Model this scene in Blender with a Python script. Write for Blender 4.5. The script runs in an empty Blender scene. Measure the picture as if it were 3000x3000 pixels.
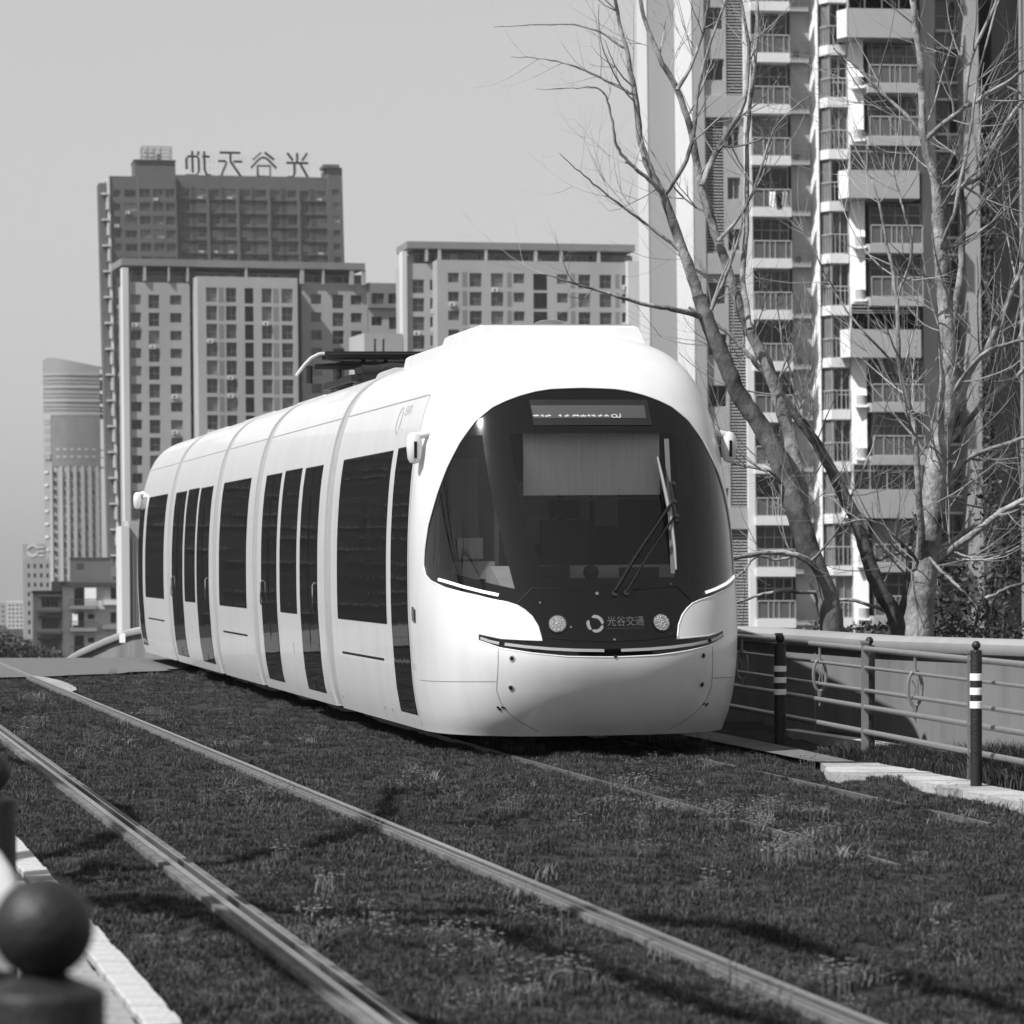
import bpy, bmesh, math, random
import numpy as np
from mathutils import Vector, Matrix
from mathutils.geometry import delaunay_2d_cdt
random.seed(7); rng = np.random.default_rng(7)
R = math.radians
scene = bpy.context.scene
COL = scene.collection

# ------------------------------------------------------------------ camera, world, sun, exposure
F = 10500.0; HCAM = 1.6; HOR = 1642.0          # focal length in photo pixels, eye height, eye-level row
cam_d = bpy.data.cameras.new('camera'); cam = bpy.data.objects.new('camera', cam_d); COL.objects.link(cam)
cam.location = (0, 0, HCAM); cam.rotation_euler = (R(90), 0, 0)
cam_d.sensor_width = 36; cam_d.lens = F / 3000 * 36; cam_d.shift_y = (HOR - 1500) / 3000
cam_d.clip_start = 0.3; cam_d.clip_end = 20000
cam_d.dof.use_dof = True; cam_d.dof.focus_distance = 32; cam_d.dof.aperture_fstop = 5.6
scene.camera = cam
SUN_EL = 50.0; SUN_H = Vector((-0.81, -0.59, 0)).normalized()
world = bpy.data.worlds.new('World'); scene.world = world; world.use_nodes = True
wn = world.node_tree; wn.nodes.clear()
sky = wn.nodes.new('ShaderNodeTexSky'); sky.sky_type = 'NISHITA'; sky.sun_disc = False
sky.sun_elevation = R(SUN_EL); sky.sun_rotation = math.atan2(SUN_H.x, SUN_H.y)
sky.air_density = 2.0; sky.dust_density = 1.0
bw = wn.nodes.new('ShaderNodeRGBToBW'); bg = wn.nodes.new('ShaderNodeBackground'); wo = wn.nodes.new('ShaderNodeOutputWorld')
wn.links.new(sky.outputs[0], bw.inputs[0]); gm = wn.nodes.new('ShaderNodeMath'); gm.operation = 'POWER'; gm.inputs[1].default_value = 0.55; wn.links.new(bw.outputs[0], gm.inputs[0]); wn.links.new(gm.outputs[0], bg.inputs[0]); wn.links.new(bg.outputs[0], wo.inputs[0])
bg.inputs[1].default_value = 0.196
sd = bpy.data.lights.new('sun', 'SUN'); sun = bpy.data.objects.new('sun', sd); COL.objects.link(sun)
sd.energy = 5.0; sd.angle = R(0.5); sd.color = (1, 1, 1)
Ldir = Vector((SUN_H.x * math.cos(R(SUN_EL)), SUN_H.y * math.cos(R(SUN_EL)), math.sin(R(SUN_EL))))
sun.rotation_euler = Ldir.to_track_quat('Z', 'Y').to_euler(); sun.location = Ldir * 60
vs = scene.view_settings; scene.display_settings.display_device = 'sRGB'
vs.view_transform = 'Standard'; vs.look = 'None'; vs.gamma = 1; vs.use_curve_mapping = False; vs.exposure = 0.24

# ------------------------------------------------------------------ materials (black-and-white picture: all greys)
MATS = {}
def mat(name, g, rough=0.7, spec=0.5, metal=0.0, var=0.0, scale=3.0, bump=0.0, bscale=None, dirt=0.0, dscale=0.6, emit=0.0, stretch=(1, 1, 1), coat=0.0, detail=5):
    if name in MATS: return MATS[name]
    m = bpy.data.materials.new(name); MATS[name] = m; m.use_nodes = True
    nt = m.node_tree; b = nt.nodes['Principled BSDF']
    b.inputs['Base Color'].default_value = (g, g, g, 1); b.inputs['Roughness'].default_value = rough
    b.inputs['Metallic'].default_value = metal; b.inputs['Specular IOR Level'].default_value = spec
    if coat: b.inputs['Coat Weight'].default_value = coat; b.inputs['Coat Roughness'].default_value = 0.04
    if emit: b.inputs['Emission Color'].default_value = (1, 1, 1, 1); b.inputs['Emission Strength'].default_value = emit
    if var or bump or dirt:
        tc = nt.nodes.new('ShaderNodeTexCoord'); mp = nt.nodes.new('ShaderNodeMapping'); mp.inputs['Scale'].default_value = stretch
        nt.links.new(tc.outputs['Object'], mp.inputs[0])
    if var or dirt:
        n1 = nt.nodes.new('ShaderNodeTexNoise'); n1.inputs['Scale'].default_value = scale; n1.inputs['Detail'].default_value = detail; n1.inputs['Roughness'].default_value = 0.65
        nt.links.new(mp.outputs[0], n1.inputs['Vector'])
        mr = nt.nodes.new('ShaderNodeMapRange'); mr.inputs[1].default_value = 0.3; mr.inputs[2].default_value = 0.7
        mr.inputs[3].default_value = g * (1 - var); mr.inputs[4].default_value = g * (1 + var)
        nt.links.new(n1.outputs[0], mr.inputs[0]); out = mr.outputs[0]
        if dirt:
            n2 = nt.nodes.new('ShaderNodeTexNoise'); n2.inputs['Scale'].default_value = dscale; n2.inputs['Detail'].default_value = 7
            nt.links.new(mp.outputs[0], n2.inputs['Vector'])
            m2 = nt.nodes.new('ShaderNodeMapRange'); m2.inputs[1].default_value = 0.42; m2.inputs[2].default_value = 0.72
            m2.inputs[3].default_value = 1; m2.inputs[4].default_value = 1 - dirt
            nt.links.new(n2.outputs[0], m2.inputs[0])
            mu = nt.nodes.new('ShaderNodeMath'); mu.operation = 'MULTIPLY'
            nt.links.new(out, mu.inputs[0]); nt.links.new(m2.outputs[0], mu.inputs[1]); out = mu.outputs[0]
        nt.links.new(out, b.inputs['Base Color'])
    if bump:
        n3 = nt.nodes.new('ShaderNodeTexNoise'); n3.inputs['Scale'].default_value = bscale or scale * 4; n3.inputs['Detail'].default_value = 4
        nt.links.new(mp.outputs[0], n3.inputs['Vector'])
        bp = nt.nodes.new('ShaderNodeBump'); bp.inputs['Strength'].default_value = bump; bp.inputs['Distance'].default_value = 0.02
        nt.links.new(n3.outputs[0], bp.inputs['Height']); nt.links.new(bp.outputs[0], b.inputs['Normal'])
    return m
def glassmat(name, tint, spec=1.0):
    m = bpy.data.materials.new(name); MATS[name] = m; m.use_nodes = True; nt = m.node_tree; nt.nodes.clear()
    t = nt.nodes.new('ShaderNodeBsdfTransparent'); t.inputs[0].default_value = (tint, tint, tint, 1)
    g = nt.nodes.new('ShaderNodeBsdfGlossy'); g.inputs[0].default_value = (spec, spec, spec, 1); g.inputs['Roughness'].default_value = 0.02
    f = nt.nodes.new('ShaderNodeFresnel'); f.inputs[0].default_value = 1.5
    mx = nt.nodes.new('ShaderNodeMixShader'); o = nt.nodes.new('ShaderNodeOutputMaterial')
    nt.links.new(f.outputs[0], mx.inputs[0]); nt.links.new(t.outputs[0], mx.inputs[1]); nt.links.new(g.outputs[0], mx.inputs[2]); nt.links.new(mx.outputs[0], o.inputs[0])
    return m
M_white = mat('white_paint', 0.66, 0.30, 0.5, var=0.035, scale=2.2, coat=0.3, dirt=0.07, dscale=1.6, stretch=(2, 2.5, .35))
M_mask = mat('black_gloss', 0.003, 0.08, 0.5)
M_sideglass = mat('tinted_side_glass', 0.008, 0.03, 0.35, bump=0.4, bscale=1.2, stretch=(1, 0.5, 0.35))
M_glass = glassmat('windscreen_glass', 0.80, 1.0)
M_black = mat('black_rubber', 0.008, 0.6, 0.2)
M_dark = mat('underframe_dark', 0.02, 0.8, 0.2, var=0.3)
M_seam = mat('panel_gap', 0.26, 0.8, 0.1)
M_bellow = mat('bellows_grey', 0.34, 0.6, 0.3, var=0.08, scale=6)
M_lens = mat('lamp_lens', 0.36, 0.15, 0.6)
M_drl = mat('running_light', 0.8, 0.3, 0.5, emit=0.6)
M_led = mat('led_glow', 0.4, 0.4, 0.2, emit=0.22)
M_disp = mat('display_panel', 0.075, 0.5, 0.2, var=0.1, scale=40)
M_disp2 = mat('display_surround', 0.022, 0.4, 0.2)
M_chrome = mat('chrome', 0.6, 0.12, 0.5, metal=1.0)
M_blind = mat('sun_blind', 0.86, 0.8, 0.2, var=0.1, scale=6, stretch=(6, 1, 0.5))
M_int = mat('cab_interior', 0.30, 0.7, 0.3, var=0.2)
M_intd = mat('cab_interior_dark', 0.035, 0.7, 0.3)
M_intl = mat('cab_interior_light', 0.40, 0.7, 0.3)
M_logo = mat('emblem_grey', 0.25, 0.5, 0.3)
M_logo2 = mat('emblem_pale', 0.42, 0.5, 0.3)
M_conc = mat('concrete', 0.30, 0.85, 0.2, var=0.12, scale=5, bump=0.4, bscale=60, dirt=0.25, dscale=1.0)
M_concp = mat('concrete_pale', 0.42, 0.85, 0.2, var=0.15, scale=9, bump=0.5, bscale=50, dirt=0.3, dscale=2.2)
M_road = mat('road_concrete', 0.125, 0.9, 0.2, var=0.12, scale=2, bump=0.3, bscale=60)
M_rail = mat('rail_steel', 0.42, 0.3, 0.5, metal=0.8, var=0.15, scale=8)
M_railside = mat('rail_bed', 0.15, 0.85, 0.2, var=0.3, scale=14, bump=0.5, bscale=60, dirt=0.4, dscale=4)
M_groove = mat('rail_groove', 0.004, 0.8, 0.2)
M_soil = mat('soil', 0.035, 0.95, 0.1, var=0.4, scale=4, bump=1.0, bscale=30)
M_paver = mat('paver_stone', 0.42, 0.85, 0.2, var=0.15, scale=8, bump=0.4, bscale=50, dirt=0.25, dscale=3)
M_paver2 = mat('paver_stone_grey', 0.27, 0.85, 0.2, var=0.2, scale=8, bump=0.4, bscale=50, dirt=0.3, dscale=3)
M_steel = mat('painted_steel_grey', 0.17, 0.4, 0.5, var=0.08, scale=12, coat=0.2)
M_bollard = mat('bollard_iron', 0.018, 0.48, 0.4, var=0.25, scale=18, dirt=0.3, dscale=9, bump=0.3, bscale=60)
M_stripe = mat('reflective_stripe', 0.85, 0.5, 0.5)
M_wall = mat('parapet_wall', 0.20, 0.8, 0.2, var=0.07, scale=1.5, bump=0.2, bscale=30, dirt=0.35, dscale=1.4, stretch=(1.5, 1.5, 0.25))
M_coping = mat('parapet_coping', 0.30, 0.7, 0.3, var=0.08, scale=3, dirt=0.15)
M_bark = mat('bark_pale', 0.30, 0.85, 0.2, var=0.5, scale=7, bump=1.0, bscale=22, dirt=0.9, dscale=3.4, stretch=(1, 1, 0.7))
M_barkm = mat('bark_mottled', 0.15, 0.9, 0.2, var=0.6, scale=4, bump=1.0, bscale=14, dirt=0.85, dscale=1.5, stretch=(1, 1, 0.6))
M_barkd = mat('bark_dark', 0.10, 0.9, 0.2, var=0.5, scale=3, bump=1.0, bscale=12, dirt=0.6, dscale=1.6)
M_twig = mat('twig', 0.27, 0.85, 0.2, var=0.5, scale=1.2)
M_leafd = mat('leaf_dark', 0.045, 0.6, 0.3, var=0.6, scale=3)
M_leafl = mat('leaf_light', 0.11, 0.5, 0.4, var=0.5, scale=3)

# ------------------------------------------------------------------ helpers
def link(o, parent=None):
    COL.objects.link(o)
    if parent is not None: o.parent = parent
    return o
def tag(o, label=None, cat=None, group=None, kind=None):
    if label: o['label'] = label
    if cat: o['category'] = cat
    if group: o['group'] = group
    if kind: o['kind'] = kind
    return o
def empty(name, loc, rz=0, label=None, cat=None, group=None):
    o = bpy.data.objects.new(name, None); o.empty_display_size = 0.2
    o.location = loc; o.rotation_euler = (0, 0, rz); link(o); return tag(o, label, cat, group)
def copy_tree(o, parent=None):
    c = o.copy(); COL.objects.link(c); c.parent = parent
    for ch in [x for x in COL.objects if x.parent == o]: copy_tree(ch, c)
    return c
class MB:
    def __init__(s): s.v = []; s.f = []; s.m = []; s.sm = []
    def add(s, vs, fs, m=0, smooth=False):
        n = len(s.v); s.v += [tuple(v) for v in vs]; s.f += [tuple(i + n for i in f) for f in fs]; s.m += [m] * len(fs); s.sm += [smooth] * len(fs)
    def quad(s, a, b, c, d, m=0): s.add([a, b, c, d], [(0, 1, 2, 3)], m)
    def box(s, x0, x1, y0, y1, z0, z1, m=0, M=None):
        vs = [(x, y, z) for z in (z0, z1) for y in (y0, y1) for x in (x0, x1)]
        if M is not None: vs = [tuple(M @ Vector(v)) for v in vs]
        s.add(vs, [(0, 2, 3, 1), (4, 5, 7, 6), (0, 1, 5, 4), (2, 6, 7, 3), (0, 4, 6, 2), (1, 3, 7, 5)], m)
    def prism(s, pts, z0, z1, m=0, cap=True):          # plan outline, counter-clockwise from above
        n = len(pts); vs = [(x, y, z0) for x, y in pts] + [(x, y, z1) for x, y in pts]
        fs = [(i, (i + 1) % n, n + (i + 1) % n, n + i) for i in range(n)]
        if cap: fs += [tuple(range(n, 2 * n)), tuple(range(n - 1, -1, -1))]
        s.add(vs, fs, m)
    def tube(s, pts, rad, n=8, m=0, cap=True):
        P = [Vector(p) for p in pts]; k = len(P)
        if not isinstance(rad, (list, tuple)): rad = [rad] * k
        t0 = (P[1] - P[0]).normalized(); a = t0.orthogonal().normalized(); vs = []
        for i in range(k):
            t = (P[min(i + 1, k - 1)] - P[max(i - 1, 0)])
            if t.length < 1e-9: t = t0
            t = t.normalized(); a = (a - t * a.dot(t)); a = a.normalized() if a.length > 1e-6 else t.orthogonal().normalized(); b = t.cross(a)
            for j in range(n):
                th = 2 * math.pi * j / n; vs.append(P[i] + (a * math.cos(th) + b * math.sin(th)) * rad[i])
        fs = [(i * n + j, i * n + (j + 1) % n, (i + 1) * n + (j + 1) % n, (i + 1) * n + j) for i in range(k - 1) for j in range(n)]
        if cap: fs += [tuple(range(n - 1, -1, -1)), tuple((k - 1) * n + j for j in range(n))]
        s.add(vs, fs, m, True)
    def lathe(s, prof, n=24, c=(0, 0, 0), m=0):        # prof: (r, z)
        vs = [(c[0] + r * math.cos(2 * math.pi * j / n), c[1] + r * math.sin(2 * math.pi * j / n), c[2] + z) for r, z in prof for j in range(n)]
        fs = [(i * n + j, i * n + (j + 1) % n, (i + 1) * n + (j + 1) % n, (i + 1) * n + j) for i in range(len(prof) - 1) for j in range(n)]
        s.add(vs, fs, m, True)
    def disc(s, c, nrm, r, n=20, m=0, depth=0.01):
        c = Vector(c); nrm = Vector(nrm).normalized(); s.tube([c - nrm * depth, c + nrm * depth], r, n, m)
    def mesh(s, name, mats):
        me = bpy.data.meshes.new(name); me.from_pydata(s.v, [], s.f)
        for mm in (mats if isinstance(mats, (list, tuple)) else [mats]): me.materials.append(mm)
        me.polygons.foreach_set('material_index', s.m); me.polygons.foreach_set('use_smooth', s.sm); me.update()
        return me
    def build(s, name, mats, parent=None, loc=None, sharp=True):
        me = s.mesh(name, mats)
        if sharp and any(s.sm): me.set_sharp_from_angle(angle=R(40))
        o = bpy.data.objects.new(name, me)
        if loc is not None: o.location = loc
        return link(o, parent)
def inst(name, me, parent, loc, rz=0, sc=None):
    o = bpy.data.objects.new(name, me); o.location = loc
    if rz: o.rotation_euler = (0, 0, rz)
    if sc: o.scale = sc
    return link(o, parent)
def at(px, py, Y):                                     # where the ray through a photo pixel reaches depth Y
    return Vector(((px - 1500) * Y / F, Y, HCAM + (HOR - py) * Y / F))
def lerp(a, b, t): return a + (b - a) * t

# ------------------------------------------------------------------ ground
def railA(y): return -0.44 - 0.2065 * (y - 12.4)
def railB(y): return 1.17 - 0.2125 * (y - 12.5)
TA = R(10.9); TC = (0.522, 30.746); TS, TCo = math.sin(TA), math.cos(TA)
def tram_x(y): return TC[0] - math.tan(TA) * (y - TC[1])
def crest(y):
    y = np.asarray(y, float); z = np.where(y > 57, -0.004 * (y - 57) ** 2, 0.0)
    z = np.where(y > 72, -0.9 - 0.12 * (y - 72), z); lo = -9.5 - 0.0115 * (y - 140)
    return np.where(y > 143.7, lo, np.maximum(z, lo))
def vnoise(x, y, s, seed=0):
    x = np.asarray(x) / s; y = np.asarray(y) / s
    xi = np.floor(x).astype(int); yi = np.floor(y).astype(int); fx = x - xi; fy = y - yi
    fx = fx * fx * (3 - 2 * fx); fy = fy * fy * (3 - 2 * fy)
    def h(a, b):
        v = np.sin(a * 127.1 + b * 311.7 + seed * 74.7) * 43758.5453; return v - np.floor(v)
    return (h(xi, yi) * (1 - fx) + h(xi + 1, yi) * fx) * (1 - fy) + (h(xi, yi + 1) * (1 - fx) + h(xi + 1, yi + 1) * fx) * fy
PATH_LO = [(28.4, 2.45), (26.7, 2.36), (26.1, 2.83), (24.9, 3.07), (23.5, 3.34), (20, 4.0), (12, 5.5)]
PATH_HI = [(31.5, 2.15), (28.9, 2.63), (28.2, 2.87), (26.3, 3.2), (24.5, 3.52), (20, 4.35), (12, 5.9)]
def gz(x, y):
    x = np.asarray(x, float); y = np.asarray(y, float)
    b = (vnoise(x, y * 0.8, 0.55, 1) - 0.5) * 0.085 + (vnoise(x, y, 0.22, 2) - 0.5) * 0.03 - 0.035
    damp = np.ones_like(x)
    for r in (railA(y), railB(y)): damp = np.minimum(damp, np.clip((np.abs(x - r) - 0.1) / 0.25, 0, 1))
    left = railA(y) - x; damp = np.where(left > 0.5, damp * 0.3, damp)
    far = np.clip((57 - y) / 8, 0, 1)
    return crest(y) - 0.03 + (b + 0.03) * damp * far
xs = np.concatenate([[-1400, -800, -300, -120, -60, -30, -18], np.arange(-12, 8.01, 0.14), [12, 20, 40, 80, 200, 600, 1400]])
ys = np.concatenate([[-60, -20, 0, 4, 7], np.arange(9, 62, 0.14), np.arange(62, 150, 3), [170, 220, 300, 450, 700, 1000, 1400, 1900, 2600]])
gx, gy = np.meshgrid(xs, ys); gzv = gz(gx, gy)
me = bpy.data.meshes.new('ground'); nx, ny = len(xs), len(ys)
idx = np.arange(nx * ny).reshape(ny, nx)
me.from_pydata(np.stack([gx.ravel(), gy.ravel(), gzv.ravel()], 1).tolist(), [], np.stack([idx[:-1, :-1].ravel(), idx[:-1, 1:].ravel(), idx[1:, 1:].ravel(), idx[1:, :-1].ravel()], 1).tolist())
me.polygons.foreach_set('use_smooth', [True] * len(me.polygons)); me.materials.append(M_soil)
ground = link(bpy.data.objects.new('ground', me)); tag(ground, kind='structure')

# crossing slab at the crest
m = MB(); e = [(-14, 47.0), (-6.8, 49.0), (-5.2, 50.2), (-4.2, 52.5), (-3.4, 56.5)]
for i in range(40):
    y0 = 47 + i * 0.35; y1 = y0 + 0.35
    def xr(y): return float(np.interp(y, [47, 48.5, 50, 52, 57, 62], [-8.6, -7.2, -5.9, -5.0, -4.6, -5.2])) + 0.12 * math.sin(y * 5)
    m.quad((-14, y0, float(crest(y0)) + 0.006), (xr(y0), y0, float(crest(y0)) + 0.006), (xr(y1), y1, float(crest(y1)) + 0.006), (-14, y1, float(crest(y1)) + 0.006))
tag(m.build('road', M_road), kind='structure')
m = MB()
for i in range(10):
    ya, yb = 43.5 + i * .6, 44.1 + i * .6; q = [.22 * math.sin(math.pi * (i + k) / 10) ** .5 for k in (0, 1)]
    m.quad((railB(ya) + .07, ya, .010), (railB(ya) + .07 + q[0], ya, .010), (railB(yb) + .07 + q[1], yb, .010), (railB(yb) + .07, yb, .010))
tag(m.build('pavement', M_conc), kind='structure')

# embedded grooved rails of the empty track
def strip(mb, fx, a, b, z, y0, y1, step=1.0, mi=0, jit=0.0):
    y = y0
    while y < y1 - 1e-6:
        y2 = min(y + step, y1)
        ja, jb, jc, jd = [random.uniform(-jit, jit) for _ in range(4)]
        za, zb = z + float(crest(y)), z + float(crest(y2))
        mb.quad((fx(y) + a + ja, y, za), (fx(y) + b + jb, y, za), (fx(y2) + b + jb, y2, zb), (fx(y2) + a + ja, y2, zb), mi); y = y2
def rail(fx, name, label, prof):
    t = empty(name, (fx(12), 12, 0), 0, label, 'tram rail')
    for nm, a, b, z0, z1, mt in prof:
        m = MB(); y = 4.0
        while y < 62:
            y2 = y + 1.0; za, zb = float(crest(y)), float(crest(y2)); o = (fx(12), 12, 0)
            vs = []
            for (yy, zz) in ((y, za), (y2, zb)):
                for (q, zq) in ((a, z0), (b, z0), (b, z1), (a, z1)): vs.append((fx(yy) + q - o[0], yy - 12, zz + zq))
            m.add(vs, [(3, 2, 6, 7), (0, 3, 7, 4), (2, 1, 5, 6)]); y = y2
        m.build(nm, mt, t)
rail(railA, 'tram_rail', 'nearest grooved rail running past the bollards at lower left', [
    ('rail_bed', -0.072, -0.036, -0.05, 0.000, M_railside), ('rail_head', -0.036, 0.0, -0.05, 0.016, M_rail),
    ('flange_groove', 0.0, 0.048, -0.06, -0.042, M_groove), ('guard_lip', 0.048, 0.058, -0.05, 0.013, M_rail), ('rail_bed', 0.058, 0.105, -0.05, 0.004, M_railside)])
rail(railB, 'tram_rail', 'grooved rail in the middle of the lawn, between the near rail and the tram', [
    ('rail_bed', -0.055, -0.035, -0.05, 0.002, M_railside), ('guard_lip', -0.035, -0.022, -0.05, 0.014, M_rail),
    ('flange_groove', -0.022, 0.012, -0.06, -0.035, M_groove), ('rail_head', 0.012, 0.052, -0.05, 0.018, M_rail), ('rail_bed', 0.052, 0.07, -0.05, 0.0, M_railside)])
for sgn, lb in ((-1, 'half buried rail in the grass in front of the left side of the tram'), (1, 'half buried rail in the grass near the pale kerb in front of the tram')):
    m = MB(); fx = lambda y: tram_x(y) + sgn * 0.73
    y = 19.0 if sgn < 0 else 22.0
    while y < 60:
        za, zb = float(crest(y)), float(crest(y + 1))
        m.add([(fx(y) - .01 , y, za - .05), (fx(y) + .01, y, za - .05), (fx(y) + .01, y, za - .012), (fx(y) - .01, y, za - .012), (fx(y + 1) - .01, y + 1, zb - .05), (fx(y + 1) + .01, y + 1, zb - .05), (fx(y + 1) + .01, y + 1, zb - .012), (fx(y + 1) - .01, y + 1, zb - .012)], [(3, 2, 6, 7), (0, 3, 7, 4), (2, 1, 5, 6)]); y += 1
    tag(m.build('tram_rail', M_rail), lb, 'tram rail')

# pale path right of the tram track
lo = lambda y: float(np.interp(y, [p[0] for p in PATH_LO][::-1], [p[1] for p in PATH_LO][::-1])) + 0.035 * (float(vnoise(y, 3, 0.3)) - .5)
hi = lambda y: float(np.interp(y, [p[0] for p in PATH_HI][::-1], [p[1] for p in PATH_HI][::-1])) + 0.05 * (float(vnoise(y, 9, 0.25)) - .5)
path = MB(); y = 12.0
while y < 28.3: path.quad((lo(y), y, -.008), (hi(y), y, -.008), (hi(y + .41), y + .41, -.008), (lo(y + .41), y + .41, -.008)); y += .41
path = tag(path.build('path', M_soil), kind='structure'); y = 12.0; M_slab2 = mat('concrete_slab', .34, .9, .2, var=.2, scale=7, bump=.6, bscale=40, dirt=.4, dscale=2.5)
while y < 28.0:
    d = random.uniform(.42, .60); y2 = min(y + d, 28.38); dz = random.uniform(-.005, .006); m = MB(); n_ = 4
    for k in range(n_):
        ya, yb = lerp(y, y2 - .014, k / n_), lerp(y, y2 - .014, (k + 1) / n_); z = .014 + dz
        m.add([(lo(ya), ya, z), (hi(ya), ya, z), (hi(yb), yb, z), (lo(yb), yb, z), (lo(ya), ya, -.06), (lo(yb), yb, -.06)], [(0, 1, 2, 3), (4, 0, 3, 5)])
    z = .014 + dz; m.add([(lo(y), y, z), (hi(y), y, z), (hi(y), y, -.05), (lo(y), y, -.05)], [(3, 2, 1, 0)])
    m.build('slab', random.choice([M_concp, M_concp, M_slab2]), path); y = y2
for i in range(60):                                    # narrow continuation beside the tram
    ya, yb = lerp(28.4, 58, i / 60), lerp(28.4, 58, (i + 1) / 60)
    f0 = lambda y: tram_x(y) + 1.42; f1 = lambda y: float(np.interp(y, [28.4, 31, 60], [2.72, 2.3, tram_x(60) + 1.9]))
    m2_ = m2_ if i else MB()
    m2_.quad((f0(ya), ya, 0.008), (f1(ya), ya, 0.008), (f1(yb), yb, 0.008), (f0(yb), yb, 0.008))
tag(m2_.build('pavement', M_railside), kind='structure')
# second kerb at the foot of the wall
m = MB()
for i in range(60):
    ya, yb = lerp(14, 33, i / 60), lerp(14, 33, (i + 1) / 60)
    g = lambda y: 4.02 - 0.24 * (y - 26.5) + 0.03 * (float(vnoise(y, 5, 0.3)) - .5)
    m.add([(g(ya), ya, 0.05), (g(ya) + .16, ya, 0.05), (g(yb) + .16, yb, 0.05), (g(yb), yb, 0.05), (g(ya), ya, -.05), (g(yb), yb, -.05)], [(0, 1, 2, 3), (4, 0, 3, 5)])
tag(m.build('kerb', M_concp), kind='structure')

# paving beside the near rail: rows of stones, each its own part
pav = empty('paving', (railA(12) - 1.5, 12, 0)); tag(pav, kind='structure')
def paver_mesh(w, l, mt):
    m = MB(); b = 0.006; z = 0.035
    m.add([(0, 0, 0), (w, 0, 0), (w, l, 0), (0, l, 0), (0, 0, z - b), (w, 0, z - b), (w, l, z - b), (0, l, z - b), (b, b, z), (w - b, b, z), (w - b, l - b, z), (b, l - b, z)],
          [(0, 1, 5, 4), (1, 2, 6, 5), (2, 3, 7, 6), (3, 0, 4, 7), (4, 5, 9, 8), (5, 6, 10, 9), (6, 7, 11, 10), (7, 4, 8, 11), (8, 9, 10, 11)])
    return m.mesh('paving_stone', mt)
rows = [(0.70, 0.14, 0.20, M_paver), (0.86, 0.16, 0.20, M_paver2), (1.04, 0.40, 0.40, M_paver), (1.46, 0.40, 0.40, M_paver), (1.88, 0.4, 0.4, M_paver)]
hd = math.atan(0.2065)
for off, w, l, mt in rows:
    pm = paver_mesh(w - 0.008, l - 0.008, mt); s = 8.6 + random.uniform(0, l)
    while s < 24:
        x = railA(s) - off - w; o = inst('paving_stone', pm, pav, (x - pav.location.x + random.uniform(-.004, .004), s - 12, -0.022 + random.uniform(-.004, .004)), hd + random.uniform(-.012, .012)); s += l * math.cos(hd) + 0.002

# ------------------------------------------------------------------ tram
tram = empty('tram', (TC[0], TC[1], 0), TA, 'white five-section tram with wraparound black windscreen on the grassed track', 'tram')
tram.rotation_euler = (0, R(-0.55), TA)
KZ = np.array([.16, .3, .55, .82, 1.07, 1.43, 2.0, 2.5, 2.87, 3.06, 3.25, 3.40, 3.50, 3.55, 3.56])
KW = np.array([1.27, 1.31, 1.35, 1.37, 1.385, 1.39, 1.375, 1.325, 1.245, 1.175, 1.06, .88, .62, .33, 0])
KU = np.array([1.27, 1.41, 1.56, 1.62, 1.55, 1.40, 1.12, .87, .67, .54, .34, .12, -.1, -.22, -.3])
U0 = -0.3
def ipl(xs, ys, x):
    mm = np.zeros(len(xs)); dx = np.diff(xs); d = np.diff(ys) / dx
    mm[1:-1] = (d[1:] * dx[:-1] + d[:-1] * dx[1:]) / (xs[2:] - xs[:-2]); mm[0] = d[0]; mm[-1] = d[-1]
    i = np.clip(np.searchsorted(xs, x) - 1, 0, len(xs) - 2); h = xs[i + 1] - xs[i]; t = (x - xs[i]) / h
    return (2*t**3 - 3*t**2 + 1) * ys[i] + (t**3 - 2*t**2 + t) * h * mm[i] + (-2*t**3 + 3*t**2) * ys[i + 1] + (t**3 - t**2) * h * mm[i + 1]
KQ = np.concatenate([[0], np.cumsum(np.sqrt(np.diff(KZ)**2 + np.diff(KW)**2 + np.diff(KU)**2))])
QM = KQ[-1]; ZT = np.linspace(0, QM, 900); ZZ = ipl(KQ, KZ, ZT)
def q_of_z(z): return np.interp(z, ZZ, ZT)
SN = 2.7
def nose(p, q):
    p = np.asarray(p, float); q = np.clip(np.asarray(q, float), 0, QM)
    z = ipl(KQ, KZ, q); w = np.maximum(ipl(KQ, KW, q), 0); u = ipl(KQ, KU, q); th = p * math.pi / 2
    return np.stack([w * np.sign(th) * np.abs(np.sin(th)) ** (2 / SN), -(U0 + (u - U0) * np.abs(np.cos(th)) ** (2 / SN)), z], -1)
def nose_n(p, q):
    p = np.asarray(p, float); q = np.asarray(q, float); e = 2e-3
    a = nose(np.clip(p + e, -1, 1), q) - nose(np.clip(p - e, -1, 1), q); qq = np.minimum(q, QM - 0.02)
    b = nose(p, np.minimum(qq + e, QM)) - nose(p, np.maximum(qq - e, 0))
    n = np.cross(a, b); l = np.linalg.norm(n, axis=-1, keepdims=True); n = n / np.maximum(l, 1e-12)
    n = np.where(l < 1e-10, np.array([0, 0, 1.0]), n); return n
def on_nose(v, z, off=0.0):
    z = float(z); q = float(q_of_z(z)); w = float(ipl(KQ, KW, q)); s = min(1, (abs(v) / w)) ** (SN / 2)
    p = math.copysign(math.asin(s) / (math.pi / 2), v); return Vector((nose(p, q) + nose_n(p, q) * off).tolist()), Vector(nose_n(p, q).tolist())
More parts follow.
